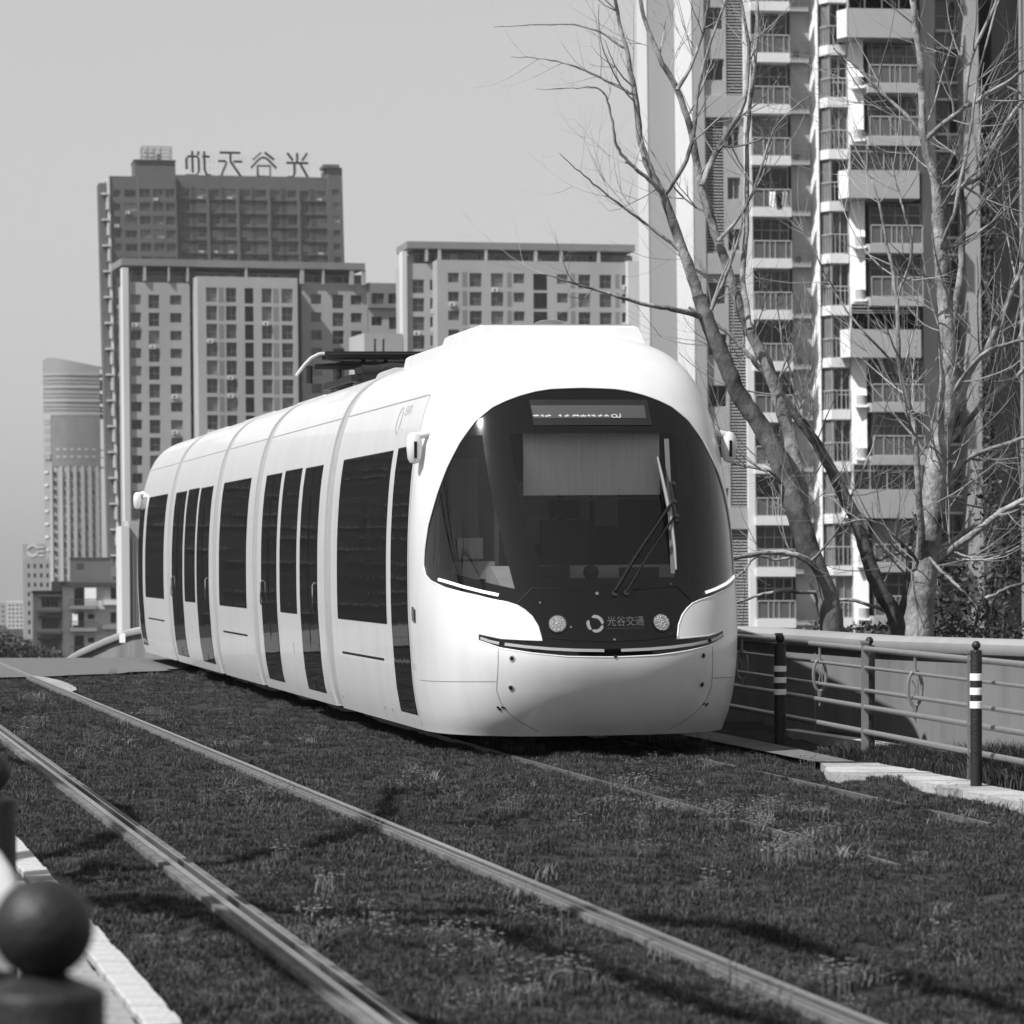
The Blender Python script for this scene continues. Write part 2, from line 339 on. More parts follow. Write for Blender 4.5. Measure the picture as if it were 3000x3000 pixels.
halfm = [(0, 3.06), (-.09, 3.05), (-.15, 3.03), (-.22, 2.995), (-.29, 2.95), (-.36, 2.895), (-.455, 2.77), (-.54, 2.6), (-.62, 2.39), (-.69, 2.17), (-.765, 1.9), (-.80, 1.70), (-.812, 1.57), (-.80, 1.49), (-.755, 1.44), (-.65, 1.385), (-.55, 1.35), (-.46, 1.32), (-.39, 1.29), (-.32, 1.265), (-.28, 1.24), (-.25, 1.20), (-.225, 1.15), (-.205, 1.07), (-.195, .955), (-.36, .972), (-.47, 1.01), (-.478, .955), (-.372, .893), (-.237, .852), (-.11, .822), (0, .812)]
mask = halfm + [(-p, z) for p, z in halfm[-2:0:-1]]
g_main = [(-.272, 2.67), (.323, 2.67), (.205, 1.46), (-.17, 1.46)]
g_left = [(-.488, 2.66), (-.405, 2.66), (-.285, 1.38), (-.36, 1.41), (-.55, 1.49), (-.735, 1.56), (-.70, 2.0), (-.60, 2.42)]
g_right = [(-p, z) for p, z in g_left]
PS = 2.2
def dens(poly, step=0.03, closed=True):
    out = []; n = len(poly)
    for i in range(n if closed else n - 1):
        a = Vector((poly[i][0] * PS, float(q_of_z(poly[i][1])))); b = Vector((poly[(i + 1) % n][0] * PS, float(q_of_z(poly[(i + 1) % n][1]))))
        k = max(1, int((b - a).length / step))
        for j in range(k): out.append(a.lerp(b, j / k))
    if not closed: out.append(b)
    return out
def inpoly(pt, poly):
    x, y = pt; c = False; j = len(poly) - 1
    for i in range(len(poly)):
        xi, yi = poly[i]; xj, yj = poly[j]
        if (yi > y) != (yj > y) and x < (xj - xi) * (y - yi) / (yj - yi) + xi: c = not c
        j = i
    return c
def smooth_closed(poly, it=1):
    return poly
polys = [dens(x) for x in (mask, g_main, g_left, g_right)]
V2 = []; E2 = []
for P in polys:
    n0 = len(V2); V2 += P; E2 += [(n0 + i, n0 + (i + 1) % len(P)) for i in range(len(P))]
bnd = []
for i in range(64): bnd.append(Vector((lerp(-PS, PS, i / 64), 0)))
for i in range(56): bnd.append(Vector((PS, lerp(0, QM, i / 56))))
for i in range(64): bnd.append(Vector((lerp(PS, -PS, i / 64), QM)))
for i in range(56): bnd.append(Vector((-PS, lerp(QM, 0, i / 56))))
n0 = len(V2); V2 += bnd; E2 += [(n0 + i, n0 + (i + 1) % len(bnd)) for i in range(len(bnd))]
pa = np.array([tuple(v) for P in polys for v in P])
for i in range(1, 84):
    for j in range(1, 60):
        x = lerp(-PS, PS, (i + (0.5 if j % 2 else 0)) / 84.5); y = lerp(0, QM, j / 60)
        if ((pa - (x, y)) ** 2).sum(1).min() > 0.0006: V2.append(Vector((x, y)))
ov, oe, of, *_ = delaunay_2d_cdt(V2, E2, [], 0, 1e-5)
ov = np.array([tuple(v) for v in ov]); tp_ = [[tuple(v) for v in P] for P in polys]
reg = {}
for f in of:
    c = ov[list(f)].mean(0)
    if inpoly(c, tp_[1]) : k = 2
    elif inpoly(c, tp_[2]): k = 3
    elif inpoly(c, tp_[3]): k = 4
    elif inpoly(c, tp_[0]): k = 1
    else: k = 0
    reg.setdefault(k, []).append(tuple(f))
NP = nose(ov[:, 0] / PS, ov[:, 1]); NN = nose_n(ov[:, 0] / PS, ov[:, 1])
def nose_part(name, k, mt, off):
    fs = reg[k]; used = sorted({i for f in fs for i in f}); mp = {g: l for l, g in enumerate(used)}
    vs = NP[used] + NN[used] * off; nn = NN[used]
    ff = []
    for f in fs:
        g = [mp[i] for i in f]; a, b, c = vs[g[0]], vs[g[1]], vs[g[2]]; nf = np.cross(b - a, c - a)
        if np.linalg.norm(nf) < 1e-12: continue
        if nf.dot(nn[g[0]]) < 0: g = g[::-1]
        ff.append(tuple(g))
    me = bpy.data.meshes.new(name); me.from_pydata(vs.tolist(), [], ff); me.materials.append(mt)
    me.polygons.foreach_set('use_smooth', [True] * len(ff)); me.update(); me.normals_split_custom_set_from_vertices([tuple(n) for n in nn])
    return me
noses = [('nose_shell', nose_part('nose_shell', 0, M_white, 0)), ('black_mask', nose_part('black_mask', 1, M_mask, -0.010)),
         ('windscreen', nose_part('windscreen', 2, M_glass, -0.011)), ('side_windscreen', nose_part('side_windscreen', 3, M_glass, -0.011)), ('side_windscreen', nose_part('side_windscreen', 4, M_glass, -0.011))]
lip = MB(); pl = polys[0]; st = [Vector(v) for v in pl] + [Vector(pl[0])]
pts = np.array([tuple(v) for v in st]); P3 = nose(pts[:, 0] / PS, pts[:, 1]); N3 = nose_n(pts[:, 0] / PS, pts[:, 1])
lip.tube((P3 - N3 * 0.005).tolist(), 0.008, 8, cap=False)
noses.append(('mask_lip', lip.mesh('mask_lip', M_white)))
def add_end(yoff, flip):
    for nm, me in noses:
        o = inst(nm, me, tram, (0, yoff, 0), math.pi if flip else 0)
add_end(0, False); add_end(26.95, True)

# body sections
SEC = [(float(w), float(z)) for w, z in zip(ipl(KQ, KW, np.linspace(0, QM, 46)), ipl(KQ, KZ, np.linspace(0, QM, 46)))]
SEC = [(max(0, w), z) for w, z in SEC]
RING = [(-w, z) for w, z in SEC] + [(w, z) for w, z in SEC[-2::-1]]
def extrude(mb, ya, yb, sc=1.0, m=0, cap=True, zc=1.8, ny=1):
    n = len(RING); vs = []
    for k in range(ny + 1):
        y = lerp(ya, yb, k / ny); vs += [(x * sc, y, zc + (z - zc) * sc) for x, z in RING]
    fs = [(k * n + i, (k + 1) * n + i, (k + 1) * n + i + 1, k * n + i + 1) for k in range(ny) for i in range(n - 1)]
    fs = [f[::-1] for f in fs]; mb.add(vs, fs, m, True)
    if cap in (True, 'a'): mb.add([vs[i] for i in range(n)], [tuple(range(n - 1, -1, -1))], m)
    if cap in (True, 'b'): mb.add([vs[ny * n + i] for i in range(n)], [tuple(range(n))], m)
def Wz(z): return float(ipl(KQ, KW, q_of_z(z)))
def side_panel(name, ya, yb, z0, z1, mt, off=0.004, sides=(-1, 1), parent=None, nz=12, thick=0.02, label=None):
    out = []
    for s in sides:
        m = MB(); vs = []
        for k in range(nz + 1):
            z = lerp(z0, z1, k / nz); w = Wz(z)
            vs += [(s * (w + off), ya, z), (s * (w + off), yb, z)]
        fs = [(2*k, 2*k+1, 2*k+3, 2*k+2) if s > 0 else (2*k+1, 2*k, 2*k+2, 2*k+3) for k in range(nz)]
        m.add(vs, fs, 0, True)
        n = len(vs); e = [(x - s * thick, y, z) for x, y, z in vs]
        m.add([vs[-2], vs[-1], e[-1], e[-2]], [(0, 1, 2, 3)]); m.add([vs[0], vs[1], e[1], e[0]], [(3, 2, 1, 0)])
        for c in (0, 1): m.add([vs[2*k + c] for k in range(nz + 1)] + [e[2*k + c] for k in range(nz + 1)], [(k, k + 1, nz + 2 + k, nz + 1 + k) for k in range(nz)])
        o = m.build(name, mt, parent if parent else tram)
        if label: o['label'] = label
        out.append(o)
    return out
secs = [(0.3, 4.93), (5.42, 11.02), (11.52, 15.36), (15.86, 21.5), (22.0, 26.65)]
for k, (a, b) in enumerate(secs):
    m = MB(); extrude(m, a, b, ny=6, cap='b' if k == 0 else 'a' if k == 4 else True); sec = m.build('body_section', M_white, tram)
    for z in (3.03,): side_panel('panel_seam', a + 0.01, b - 0.01, z - 0.005, z + 0.006, M_seam, 0.0015, nz=1, parent=sec, thick=0.002)
for (a, b) in zip([s[1] for s in secs[:-1]], [s[0] for s in secs[1:]]):
    m = MB(); extrude(m, a - 0.02, b + 0.02, 0.955); bel = m.build('bellows', M_black, tram)
    m = MB(); extrude(m, a + 0.05, a + 0.10, 0.985); extrude(m, a + 0.12, b - 0.04, 0.988); m.build('gangway_cover', M_bellow, bel)
for c in (0.62,):
    pass
zT, zB = 2.58, 1.06
def window(ya, yb, z0=zB, z1=zT, name='side_window'):
    fr = side_panel('window_seal' if name != 'door_glass' else 'door_seal', ya - 0.012, yb + 0.012, z0 - 0.012, z1 + 0.012, M_black, 0.002)
    for s, o in zip((-1, 1), fr): side_panel(name, ya, yb, z0, z1, M_sideglass, 0.006, (s,), parent=o)
window(1.40, 4.45); window(12.10, 15.00); window(22.52, 25.5); window(7.53, 8.90); window(18.03, 19.41)
for a, b in ((0.22, 1.10), (26.0, 26.78)): window(a, b, 0.30, 2.59, 'door_glass')
for a, b in ((5.90, 7.22), (9.22, 10.58), (16.27, 17.76), (19.70, 21.2)):
    window(a, b, 0.28, 2.57, 'door_glass')
    for s in (-1, 1):
        m = MB(); x = s * (Wz(1.3) + 0.03); y = a + 0.14 if a in (5.90, 16.27) else b - 0.14
        m.tube([(x - s*.02, y, 1.10), (x, y, 1.13), (x, y, 1.36), (x - s*.02, y, 1.39)], 0.008, 6); m.build('door_handle', M_chrome, tram)
        m = MB(); m.tube([(s * (Wz(z) + 0.007), (a + b) / 2, z) for z in (0.3, 0.8, 1.3, 1.8, 2.2, 2.56)], 0.006, 4); m.build('door_gap', M_black, tram)
for a, b in ((1.70, 4.32), (12.22, 14.8), (22.7, 25.3)): side_panel('service_hatch_slot', a, b, 0.715, 0.735, M_black, 0.003, nz=1)
for y0 in (4.7, 5.6, 10.8, 11.7, 15.2, 16.0, 21.3, 22.1, 2.0, 1.6):
    side_panel('bolt_cluster', y0, y0 + 0.05, 0.27, 0.295, M_seam, 0.003, (-1, 1), nz=1)
side_panel('side_reflector', -0.14, -0.02, 1.10, 1.22, mat('reflector_grey', .12, .3), 0.006, nz=2, thick=0.0)
for y in (7.95, 18.6): side_panel('door_button', y, y + 0.05, 0.62, 0.74, M_bellow, 0.004, nz=2)
# underframe, wheels
side_panel('panel_seam', .13, .138, .2, 3.03, M_seam, .002, thick=.001, nz=20); side_panel('panel_seam', .14, .62, 3.028, 3.034, M_seam, .002, nz=1, thick=.001)
m = MB(); m.box(-1.05, 1.05, 0.5, 26.4, 0.10, 0.32); m.build('underframe', M_dark, tram)
wm = MB(); wm.tube([(-.06, 0, 0), (.06, 0, 0)], 0.29, 20); wm.tube([(-.075, 0, 0), (.075, 0, 0)], 0.12, 12); wme = wm.mesh('wheel', M_dark)
for y in (1.6, 3.3, 12.6, 14.3, 23.6, 25.3):
    for v in (-.72, .72): inst('wheel', wme, tram, (v, y, 0.29))
# front details on the nose
def ribbon(pairs, w, mt, name, off=0.004, parent=None, closed=False, n=10, loc=None):
    pts = []
    for i in range(len(pairs) - 1):
        for j in range(n): pts.append((lerp(pairs[i][0], pairs[i+1][0], j / n), lerp(pairs[i][1], pairs[i+1][1], j / n)))
    pts.append(pairs[-1]); L = []; U_ = []
    C = [on_nose(v, z, off) for v, z in pts]
    for i, (c, nn) in enumerate(C):
        t = (C[min(i + 1, len(C) - 1)][0] - C[max(i - 1, 0)][0]).normalized(); sd_ = nn.cross(t).normalized() * w / 2; L.append(c - sd_); U_.append(c + sd_)
    m = MB(); k = len(L); m.add([tuple(v) for v in L] + [tuple(v) for v in U_], [(i, i + 1, k + i + 1, k + i) for i in range(k - 1)], 0, True)
    dn = [tuple(v - C[i][1] * 0.008) for i, v in enumerate(L)] + [tuple(v - C[i][1] * 0.008) for i, v in enumerate(U_)]
    m.add([tuple(v) for v in L] + dn[:k], [(i + 1, i, k + i, k + i + 1) for i in range(k - 1)]); m.add([tuple(v) for v in U_] + dn[k:], [(i, i + 1, k + i + 1, k + i) for i in range(k - 1)])
    return m.build(name, mt, parent or tram)
for s in (-1, 1):
    ribbon([(s*1.27, 1.455), (s*1.12, 1.395), (s*.99, 1.355), (s*.87, 1.325)], 0.024, M_drl, 'running_light', 0.004)
    ribbon([(s*1.02, .975), (s*.96, .95), (s*.89, .932)], 0.022, M_lens, 'marker_lamp', 0.002)
    ribbon([(s*.85, .926), (s*.7, .905), (s*.5, .886), (s*.3, .874), (s*.07, .868)], 0.024, M_lens, 'light_bar', 0.002)
    ribbon([(s*.22, 1.362), (s*.61, 1.385)], 0.007, M_black, 'panel_joint', -0.006)
    ribbon([(s*.61, 1.385), (s*.74, 1.26)], 0.012, M_black, 'panel_joint', -0.005)
    ribbon([(s*.90, .885), (s*.905, .55), (s*.87, .45), (s*.80, .36), (s*.70, .28), (s*.55, .20)], 0.007, M_seam, 'bumper_seam', 0.001)
    ribbon([(s*.905, .62), (s*1.1, .615), (s*1.25, .607), (s*1.345, .6)], 0.006, M_seam, 'bumper_seam', 0.001)
    ribbon([(s*.89, .41), (s*.86, .385)], 0.02, M_black, 'jacking_mark', 0.003); ribbon([(s*.86, .41), (s*.83, .40)], 0.012, M_black, 'jacking_mark', 0.003)
    for z in (.81, .57):
        c, nn = on_nose(s * .80, z, 0); m = MB(); m.disc(c, nn, 0.026, 18, 0, 0.004); cap = m.build('bumper_cap', M_bellow, tram)
        m = MB(); m.disc(c, nn, 0.017, 14, 0, 0.006); m.build('bumper_bolt', M_black, cap)
    # headlamp: dark bezel, lens and reflector cells
    c, nn = on_nose(s * .435, 1.09, -0.008); hl = MB(); hl.disc(c, nn, 0.082, 28, 0, 0.006); h = hl.build('headlight', M_black, tram)
    t = nn.orthogonal().normalized(); b = nn.cross(t); m = MB(); m.disc(c + nn * .002, nn, 0.070, 28, 0, 0.006); m.build('lens', mat('headlight_reflector', .35, .25, .5, metal=.6, var=.6, scale=60), h)
    m = MB()
    for i in range(60):
        rr = 0.064 * math.sqrt(random.random()); th = random.uniform(0, 6.28); pc = c + nn * .009 + t * rr * math.cos(th) + b * rr * math.sin(th); q = random.uniform(.004, .008)
        m.add([tuple(pc + t * q), tuple(pc + b * q), tuple(pc - t * q), tuple(pc - b * q), tuple(pc + nn * q * 1.2 + t * random.uniform(-.004, .004))], [(0, 1, 4), (1, 2, 4), (2, 3, 4), (3, 0, 4)])
    m.build('lamp_facets', mat('lamp_facet', .75, .12, .6, metal=.5), h)
ribbon([(-.56, .985), (-.3, .955), (0, .945), (.3, .955), (.56, .985)], 0.006, M_black, 'panel_joint', -0.004)
for v, z, r in ((-.56, 1.26, .008), (-.33, 1.06, .008), (.02, .955, .01), (.02, .82, .014), (-.09, 1.33, .014), (.06, 1.33, .026), (.16, 1.335, .026), (.55, 1.40, .006)):
    c, nn = on_nose(v, z, -.002); m = MB(); m.disc(c, nn, r, 12, 0, 0.008); m.build('wiper_pivot' if r > .02 else 'fixing', M_chrome if r < .02 else mat('dark_metal', .05, .25, .5, metal=.5), tram)
# destination display
def nose_quad(vz, mt, name, off, parent=None, nu=16, nv=4):
    m = MB(); (a, b, c, d) = vz; vs = []
    for j in range(nv + 1):
        for i in range(nu + 1):
            v = lerp(lerp(a[0], b[0], i/nu), lerp(d[0], c[0], i/nu), j/nv); z = lerp(lerp(a[1], b[1], i/nu), lerp(d[1], c[1], i/nu), j/nv)
            vs.append(tuple(on_nose(v, z, off)[0]))
    m.add(vs, [(j*(nu+1)+i, (j+1)*(nu+1)+i, (j+1)*(nu+1)+i+1, j*(nu+1)+i+1) for j in range(nv) for i in range(nu)], 0, True)
    return m.build(name, mt, parent or tram)
dp = nose_quad([(-.47, 2.955), (.55, 2.955), (.56, 2.735), (-.46, 2.735)], M_disp2, 'destination_display', -0.004)
nose_quad([(-.465, 2.905), (.515, 2.905), (.515, 2.795), (-.45, 2.795)], M_disp, 'display_screen', -0.0015, dp)
led = MB()
def dot(v, z, w=.006, h=.005):
    ps = [on_nose(v + dx, z + dz, .001)[0] for dx, dz in ((-w, -h), (w, -h), (w, h), (-w, h))]; led.add([tuple(p) for p in ps], [(0, 1, 2, 3)])
for a, b in ((-.45, -.405), (-.385, -.365), (-.35, -.305), (-.235, -.215), (-.185, -.15), (-.12, -.095), (-.085, -.07), (-.05, -.01), (.01, .03), (.045, .075), (.10, .135), (.155, .19)):
    v = a
    while v <= b: dot(v, 2.812 + (0.004 if random.random() < .4 else 0)); v += .0125
    dot((a + b) / 2, 2.822, .004, .004)
for k in range(14): dot(.235 + .024 * math.cos(k * .449), 2.812 + .013 * math.sin(k * .449), .0045, .0035)      # O
for k in range(4): dot(.287, 2.826 - k * .007, .0045, .0035)
for k in range(4): dot(.284 - .008 * k, 2.800 + (.004 if k == 3 else 0), .0045, .0035)                           # J
led.build('display_text', M_led, dp)
# wiper, its arms and the pale strip at the right of the windscreen
nose_quad([(.655, 2.62), (.70, 2.62), (.605, 1.49), (.565, 1.49)], mat('pale_strip', .16, .5), 'windscreen_strip', -0.006)
wp = MB(); pts = [on_nose(lerp(.56, .57, t), lerp(2.44, 1.5, t), 0.05)[0] for t in [i / 12 for i in range(13)]]
pts = [on_nose(v, z, .045)[0] for v, z in ((.55, 2.44), (.565, 2.3), (.585, 2.1), (.60, 1.9), (.60, 1.7), (.59, 1.5))]
wp.tube(pts, [.008, .013, .016, .016, .013, .008], 6); wiper = wp.build('wiper', mat('wiper_grey', .32, .35, .5, metal=.5), tram)
m = MB(); m.tube([on_nose(.06, 1.34, .02)[0], on_nose(.25, 1.6, .07)[0], on_nose(.60, 2.03, .075)[0]], .014, 6); m.tube([on_nose(.16, 1.34, .02)[0], on_nose(.35, 1.6, .07)[0], on_nose(.62, 1.93, .07)[0]], .010, 6)
m.tube([on_nose(.63, 2.22, .06)[0], on_nose(.63, 2.0, .07)[0], on_nose(.64, 1.88, .07)[0]], .016, 6); m.build('wiper_arm', M_black, wiper)
for v, z in ((.63, 2.05), (.635, 1.93), (.64, 2.2)):
    c, nn = on_nose(v, z, .08); m = MB(); m.disc(c, nn, .02, 10, 0, .015); m.build('wiper_joint', mat('dark_metal', .05), wiper)
# emblem: three-stroke ring and the operator's characters
def ringseg(m, cv, cz, r0, r1, a0, a1, tip0=.5, tip1=.5, off=.0, n=16, fn=None):
    vs = []
    for i in range(n + 1):
        a = R(lerp(a0, a1, i / n)); k = min(1, i / 3 + tip0, (n - i) / 3 + tip1); ri = lerp((r0 + r1) / 2, r0, k); ro = lerp((r0 + r1) / 2, r1, k)
        for r in (ri, ro): vs.append(fn(cv + r * math.cos(a), cz + r * math.sin(a)))
    m.add(vs, [(2*i, 2*i+2, 2*i+3, 2*i+1) for i in range(n)], 0, True)
fN = lambda v, z: tuple(on_nose(v, z, -.006)[0])
lg = MB(); cv, cz = -.125, 1.088
ringseg(lg, cv, cz, .047, .074, 150, 232, .1, .2, fn=fN); ringseg(lg, cv, cz, .047, .072, 238, 350, .2, .2, fn=fN); ringseg(lg, cv, cz, .045, .072, -4, 118, .3, .1, fn=fN)
lg.build('emblem', M_logo, tram)
def text_mesh(body, size):
    cu = bpy.data.curves.new('t', 'FONT'); cu.body = body; cu.size = size; cu.resolution_u = 3
    o = bpy.data.objects.new('t', cu); COL.objects.link(o); dg = bpy.context.evaluated_depsgraph_get()
    me = bpy.data.meshes.new_from_object(o.evaluated_get(dg)); bpy.data.objects.remove(o); return me
def project_text(body, size, v0, z0, fn, name, mt, sx=1.0, parent=None):
    try:
        me = text_mesh(body, size)
        for v in me.vertices: v.co = fn(v0 + v.co.x * sx, z0 + v.co.y)
        me.materials.clear(); me.materials.append(mt); me.name = name
        return link(bpy.data.objects.new(name, me), parent or tram)
    except Exception as ex: print('text', ex)
project_text('光谷交通', .085, -.028, 1.075, fN, 'operator_name', mat('emblem_dim', .10, .5), sx=.93)
m = MB()
for i in range(14):
    v = -.025 + i * .022; q = [fN(v, 1.045), fN(v + .013, 1.045), fN(v + .013, 1.051), fN(v, 1.051)]; m.add(q, [(0, 1, 2, 3)])
m.build('operator_subtitle', mat('emblem_faint', .04, .5), tram)
# side emblem + car number (left and right)
for s in (-1, 1):
    fS = lambda a, z: (s * (Wz(z) + .003), 1.44 - a if s < 0 else 1.0 + a, z)
    m = MB(); ringseg(m, 0, 2.86, .10, .125, 60, 300, .2, .2, fn=fS); ringseg(m, 0, 2.86, .10, .125, -50, 50, .1, .2, fn=fS); m.build('emblem', M_logo2, tram)
    project_text('光谷有轨', .10, .2, 2.90, fS, 'operator_name', M_logo2, sx=.9)
    fS2 = lambda a, z: (s * (Wz(z) + .003), .11 - a if s < 0 else -.09 + a, z)
    project_text('101', .085, 0, .68, fS2, 'car_number', M_logo2, sx=1.2)
# rear-view camera pods
def pod(y, s, z=2.57):
    m = MB(); x = s * (Wz(z) - .03); m.tube([(x - s*.05, y, z + .12), (x + s*.06, y, z + .10), (x + s*.10, y, z)], .035, 10)
    prof = [(.001, -.14), (.04, -.128), (.06, -.09), (.068, 0), (.062, .08), (.04, .12), (.001, .13)]
    m.lathe(prof, 16, (x + s*.09, y, z)); o = m.build('camera_pod', M_white, tram)
    m = MB(); m.lathe([(.06, -.12), (.088, -.10), (.088, .09), (.06, .11)], 10, (x + s*.113, y - .012 if y < 10 else y + .012, z)); 
    m = MB(); c = Vector((x + s*.09, y - .064 if y < 10 else y + .064, z - .02)); m.box(c.x - .012, c.x + .012, c.y - .006, c.y + .006, c.z - .07, c.z + .07); m.build('camera_lens', M_black, o)
for s in (-1, 1): pod(-0.12, s); pod(27.0, s)
# roof gear
def bevel_box(v0, v1, y0, y1, z0, z1, b):
    m = MB(); a = [(v0, y0), (v1, y0), (v1, y1), (v0, y1)]; c = [(v0 + b, y0 + b * 1.4), (v1 - b, y0 + b * 1.4), (v1 - b, y1 - b), (v0 + b, y1 - b)]
    d = [(v0 + b + .03, y0 + b * 1.4 + .05), (v1 - b - .03, y0 + b * 1.4 + .05), (v1 - b - .03, y1 - b - .03), (v0 + b + .03, y1 - b - .03)]
    vs = [(x, y, z0) for x, y in a] + [(x, y, z1 - .02) for x, y in c] + [(x, y, z1) for x, y in d]
    m.add(vs, [(i, (i+1) % 4, 4 + (i+1) % 4, 4 + i) for i in range(4)] + [(4 + i, 4 + (i+1) % 4, 8 + (i+1) % 4, 8 + i) for i in range(4)] + [(8, 9, 10, 11)]); return m
bevel_box(-.74, .76, 2.1, 4.6, 3.30, 3.60, .06).build('roof_fairing', M_white, tram)
rf = bevel_box(-.80, .84, .42, 2.3, 3.30, 3.655, .10).build('roof_fairing', M_white, tram)
m = MB(); m.box(-.66, .70, .62, .65, 3.645, 3.667); m.build('fairing_edge', M_bellow, rf)
m = MB(); m.lathe([(.15, 0), (.155, .02), (.13, .05), (.08, .068), (.001, .07)], 24, (.06, 1.1, 3.665)); m.lathe([(.10, -.02), (.16, -.01), (.17, .015), (.15, .025)], 24, (.06, 1.1, 3.665)); m.build('roof_antenna', M_chrome, tram)
for v0, v1, y0, y1, z0, z1 in ((-.35, .15, 3.2, 4.4, 3.6, 3.72), (-.5, .5, 12.2, 14.8, 3.5, 3.585), (-.6, -.1, 6.2, 7.4, 3.4, 3.59), (-.5, .5, 17.0, 20.5, 3.5, 3.585), (-.5, .5, 22.6, 25.6, 3.5, 3.585)):
    bevel_box(v0, v1, y0, y1, z0, z1, .07).build('roof_equipment_box', M_bellow if y0 < 8 else M_white, tram)
# pantograph
pg = empty('pantograph', (0, 9.6, 3.56)); pg.parent = tram; M_pan = mat('pantograph_black', .012, .5, .4)
m = MB()
for y in (-.17, .17): m.tube([(-.78, y, .33), (.78, y, .33)], .045, 6)
for x in (-.72, -.25, .25, .72): m.tube([(x, -.17, .33), (x, .17, .33)], .02, 6)
m.box(-.8, .8, -.2, -.13, .33, .37); m.box(-.8, .8, .13, .2, .33, .37); m.build('collector_head', M_pan, pg)
for s in (-1, 1):
    m = MB()
    for y in (-.17,): m.tube([(s*.75, y, .35), (s*.86, y, .345), (s*.95, y, .30), (s*1.03, y, .22), (s*1.12, y, .10)], .018, 8)
    m.build('horn', mat('horn_grey', .5, .5), pg)
m = MB(); m.tube([(-.28, -1.2, .12), (-.12, .1, .2), (-.1, .9, .14)], .03, 8); m.tube([(.28, -1.2, .12), (.12, .1, .2), (.1, .9, .14)], .03, 8)
m.tube([(0, .9, .14), (-.5, .02, .26)], .024, 6); m.tube([(0, .9, .14), (.5, .02, .26)], .024, 6); m.tube([(-.5, .0, .26), (.5, .0, .26)], .03, 6)
m.tube([(-.62, -.1, .24), (-.3, -.1, .23), (.3, -.1, .23)], .035, 6); m.tube([(-.62, .02, .26), (-.62, .0, .05)], .03, 6)
for q in (-.4, -.15, .15, .4): m.tube([(q, -.17, .33), (q + .1, 0, .22)], .022, 5); m.tube([(q, .17, .33), (q - .1, 0, .22)], .022, 5)
m.tube([(-.9, -.1, .20), (-.55, -.1, .21), (.55, -.1, .21)], .04, 6); m.tube([(-.95, 0, .22), (-.95, 0, .02)], .035, 6); m.tube([(-.5, -.5, .10), (-.1, -.5, .16), (.4, -.5, .12)], .07, 8); m.build('arm', M_pan, pg)
m = MB()
for x in (-.6, .6):
    m.box(x - .04, x + .04, -1.1, 1.1, .0, .07)
for y in (-1.0, 0, 1.0): m.box(-.62, .62, y - .04, y + .04, .0, .065)
m.tube([(-.45, -.6, .11), (.1, -.6, .11)], .09, 12); m.build('base_frame', M_pan, pg)
m = MB()
for x in (-.55, .55):
    for y in (-.95, .95):
        for k in range(3): m.lathe([(.03, 0), (.055, .015), (.03, .03)], 10, (x, y, -.08 + .03 * k))
m.build('insulators', M_bellow, pg)
# cab interior (both ends)
def cab(sign, y0):
    T = lambda v, u, z: (v * sign, y0 - u * sign, z)
    cb = empty('cab', (0, y0, 0)); cb.parent = tram
    def bx(a, b, c, d, e, f, mt, nm):
        m = MB(); v = [T(x, y, z) for x in (a, b) for y in (c, d) for z in (e, f)]; xs_ = [p[0] for p in v]; ys_ = [p[1] for p in v]
        m.box(min(xs_), max(xs_), min(ys_) - y0, max(ys_) - y0, e, f); return m.build(nm, mt, cb)
    mm_ = MB(); extrude(mm_, (.88 if sign > 0 else -.92), (.92 if sign > 0 else -.88), .985); mm_.build('bulkhead', M_intd, cb); bx(-1.2, 1.2, -.84, .5, .9, .95, M_intd, 'cab_floor')
    bx(.12, .34, -.835, -.82, 1.9, 2.18, M_intl, 'bulkhead_notice'); bx(.38, .60, -.835, -.82, 1.9, 2.18, M_intl, 'bulkhead_notice')
    bx(-.30, .05, -.835, -.82, 1.75, 2.3, M_int, 'bulkhead_door')
    bx(-.53, .64, .60, .62, 2.15, 2.68, M_blind, 'sun_blind'); bx(-.53, .62, .61, .65, 2.11, 2.13, M_intd, 'blind_rail')
    m = MB(); pr = [(.2, 1.0), (.2, 1.52), (.5, 1.56), (.90, 1.42), (1.08, 1.34), (1.08, 1.0)]
    vs = [T(-.80, u, z) for u, z in pr] + [T(.80, u, z) for u, z in pr]; vs = [(x, y - y0, z) for x, y, z in vs]
    m.add(vs, [(i, (i+1) % 6, 6 + (i+1) % 6, 6 + i) for i in range(6)] + [tuple(range(5, -1, -1)), tuple(range(6, 12))]); m.build('dashboard', M_int, cb)
    bx(-.5, -.2, .7, .9, 1.46, 1.56, M_intd, 'console_screen'); bx(.25, .55, .75, .95, 1.42, 1.54, M_intd, 'console_screen'); bx(-.62, -.58, -.3, -.26, 1.0, 2.6, M_intl, 'grab_pole'); bx(-.9, -.66, -.82, -.78, 1.4, 2.5, M_intl, 'cupboard_door')
    bx(-.20, .22, -.35, -.22, 1.35, 1.95, M_intd, 'seat_back'); bx(-.12, .14, -.35, -.25, 1.96, 2.12, M_intd, 'headrest')
    m = MB(); c = T(-.02, .9, 1.50); m.lathe([(.001, -.07), (.05, -.05), (.07, 0), (.05, .05), (.001, .07)], 14, (c[0], c[1] - y0, c[2])); m.build('bell', M_intd, cb)
    bx(-1.19, -1.16, -.84, .1, 1.0, 2.75, M_int, 'side_lining'); bx(1.16, 1.19, -.84, .1, 1.0, 2.75, M_intd, 'side_lining')
    bx(-1.02, -.80, .10, .17, 1.62, 1.80, M_intl, 'side_notice'); bx(-1.08, -.72, .12, .3, 1.45, 1.60, M_int, 'side_desk')
cab(1, 0); cab(-1, 26.95)

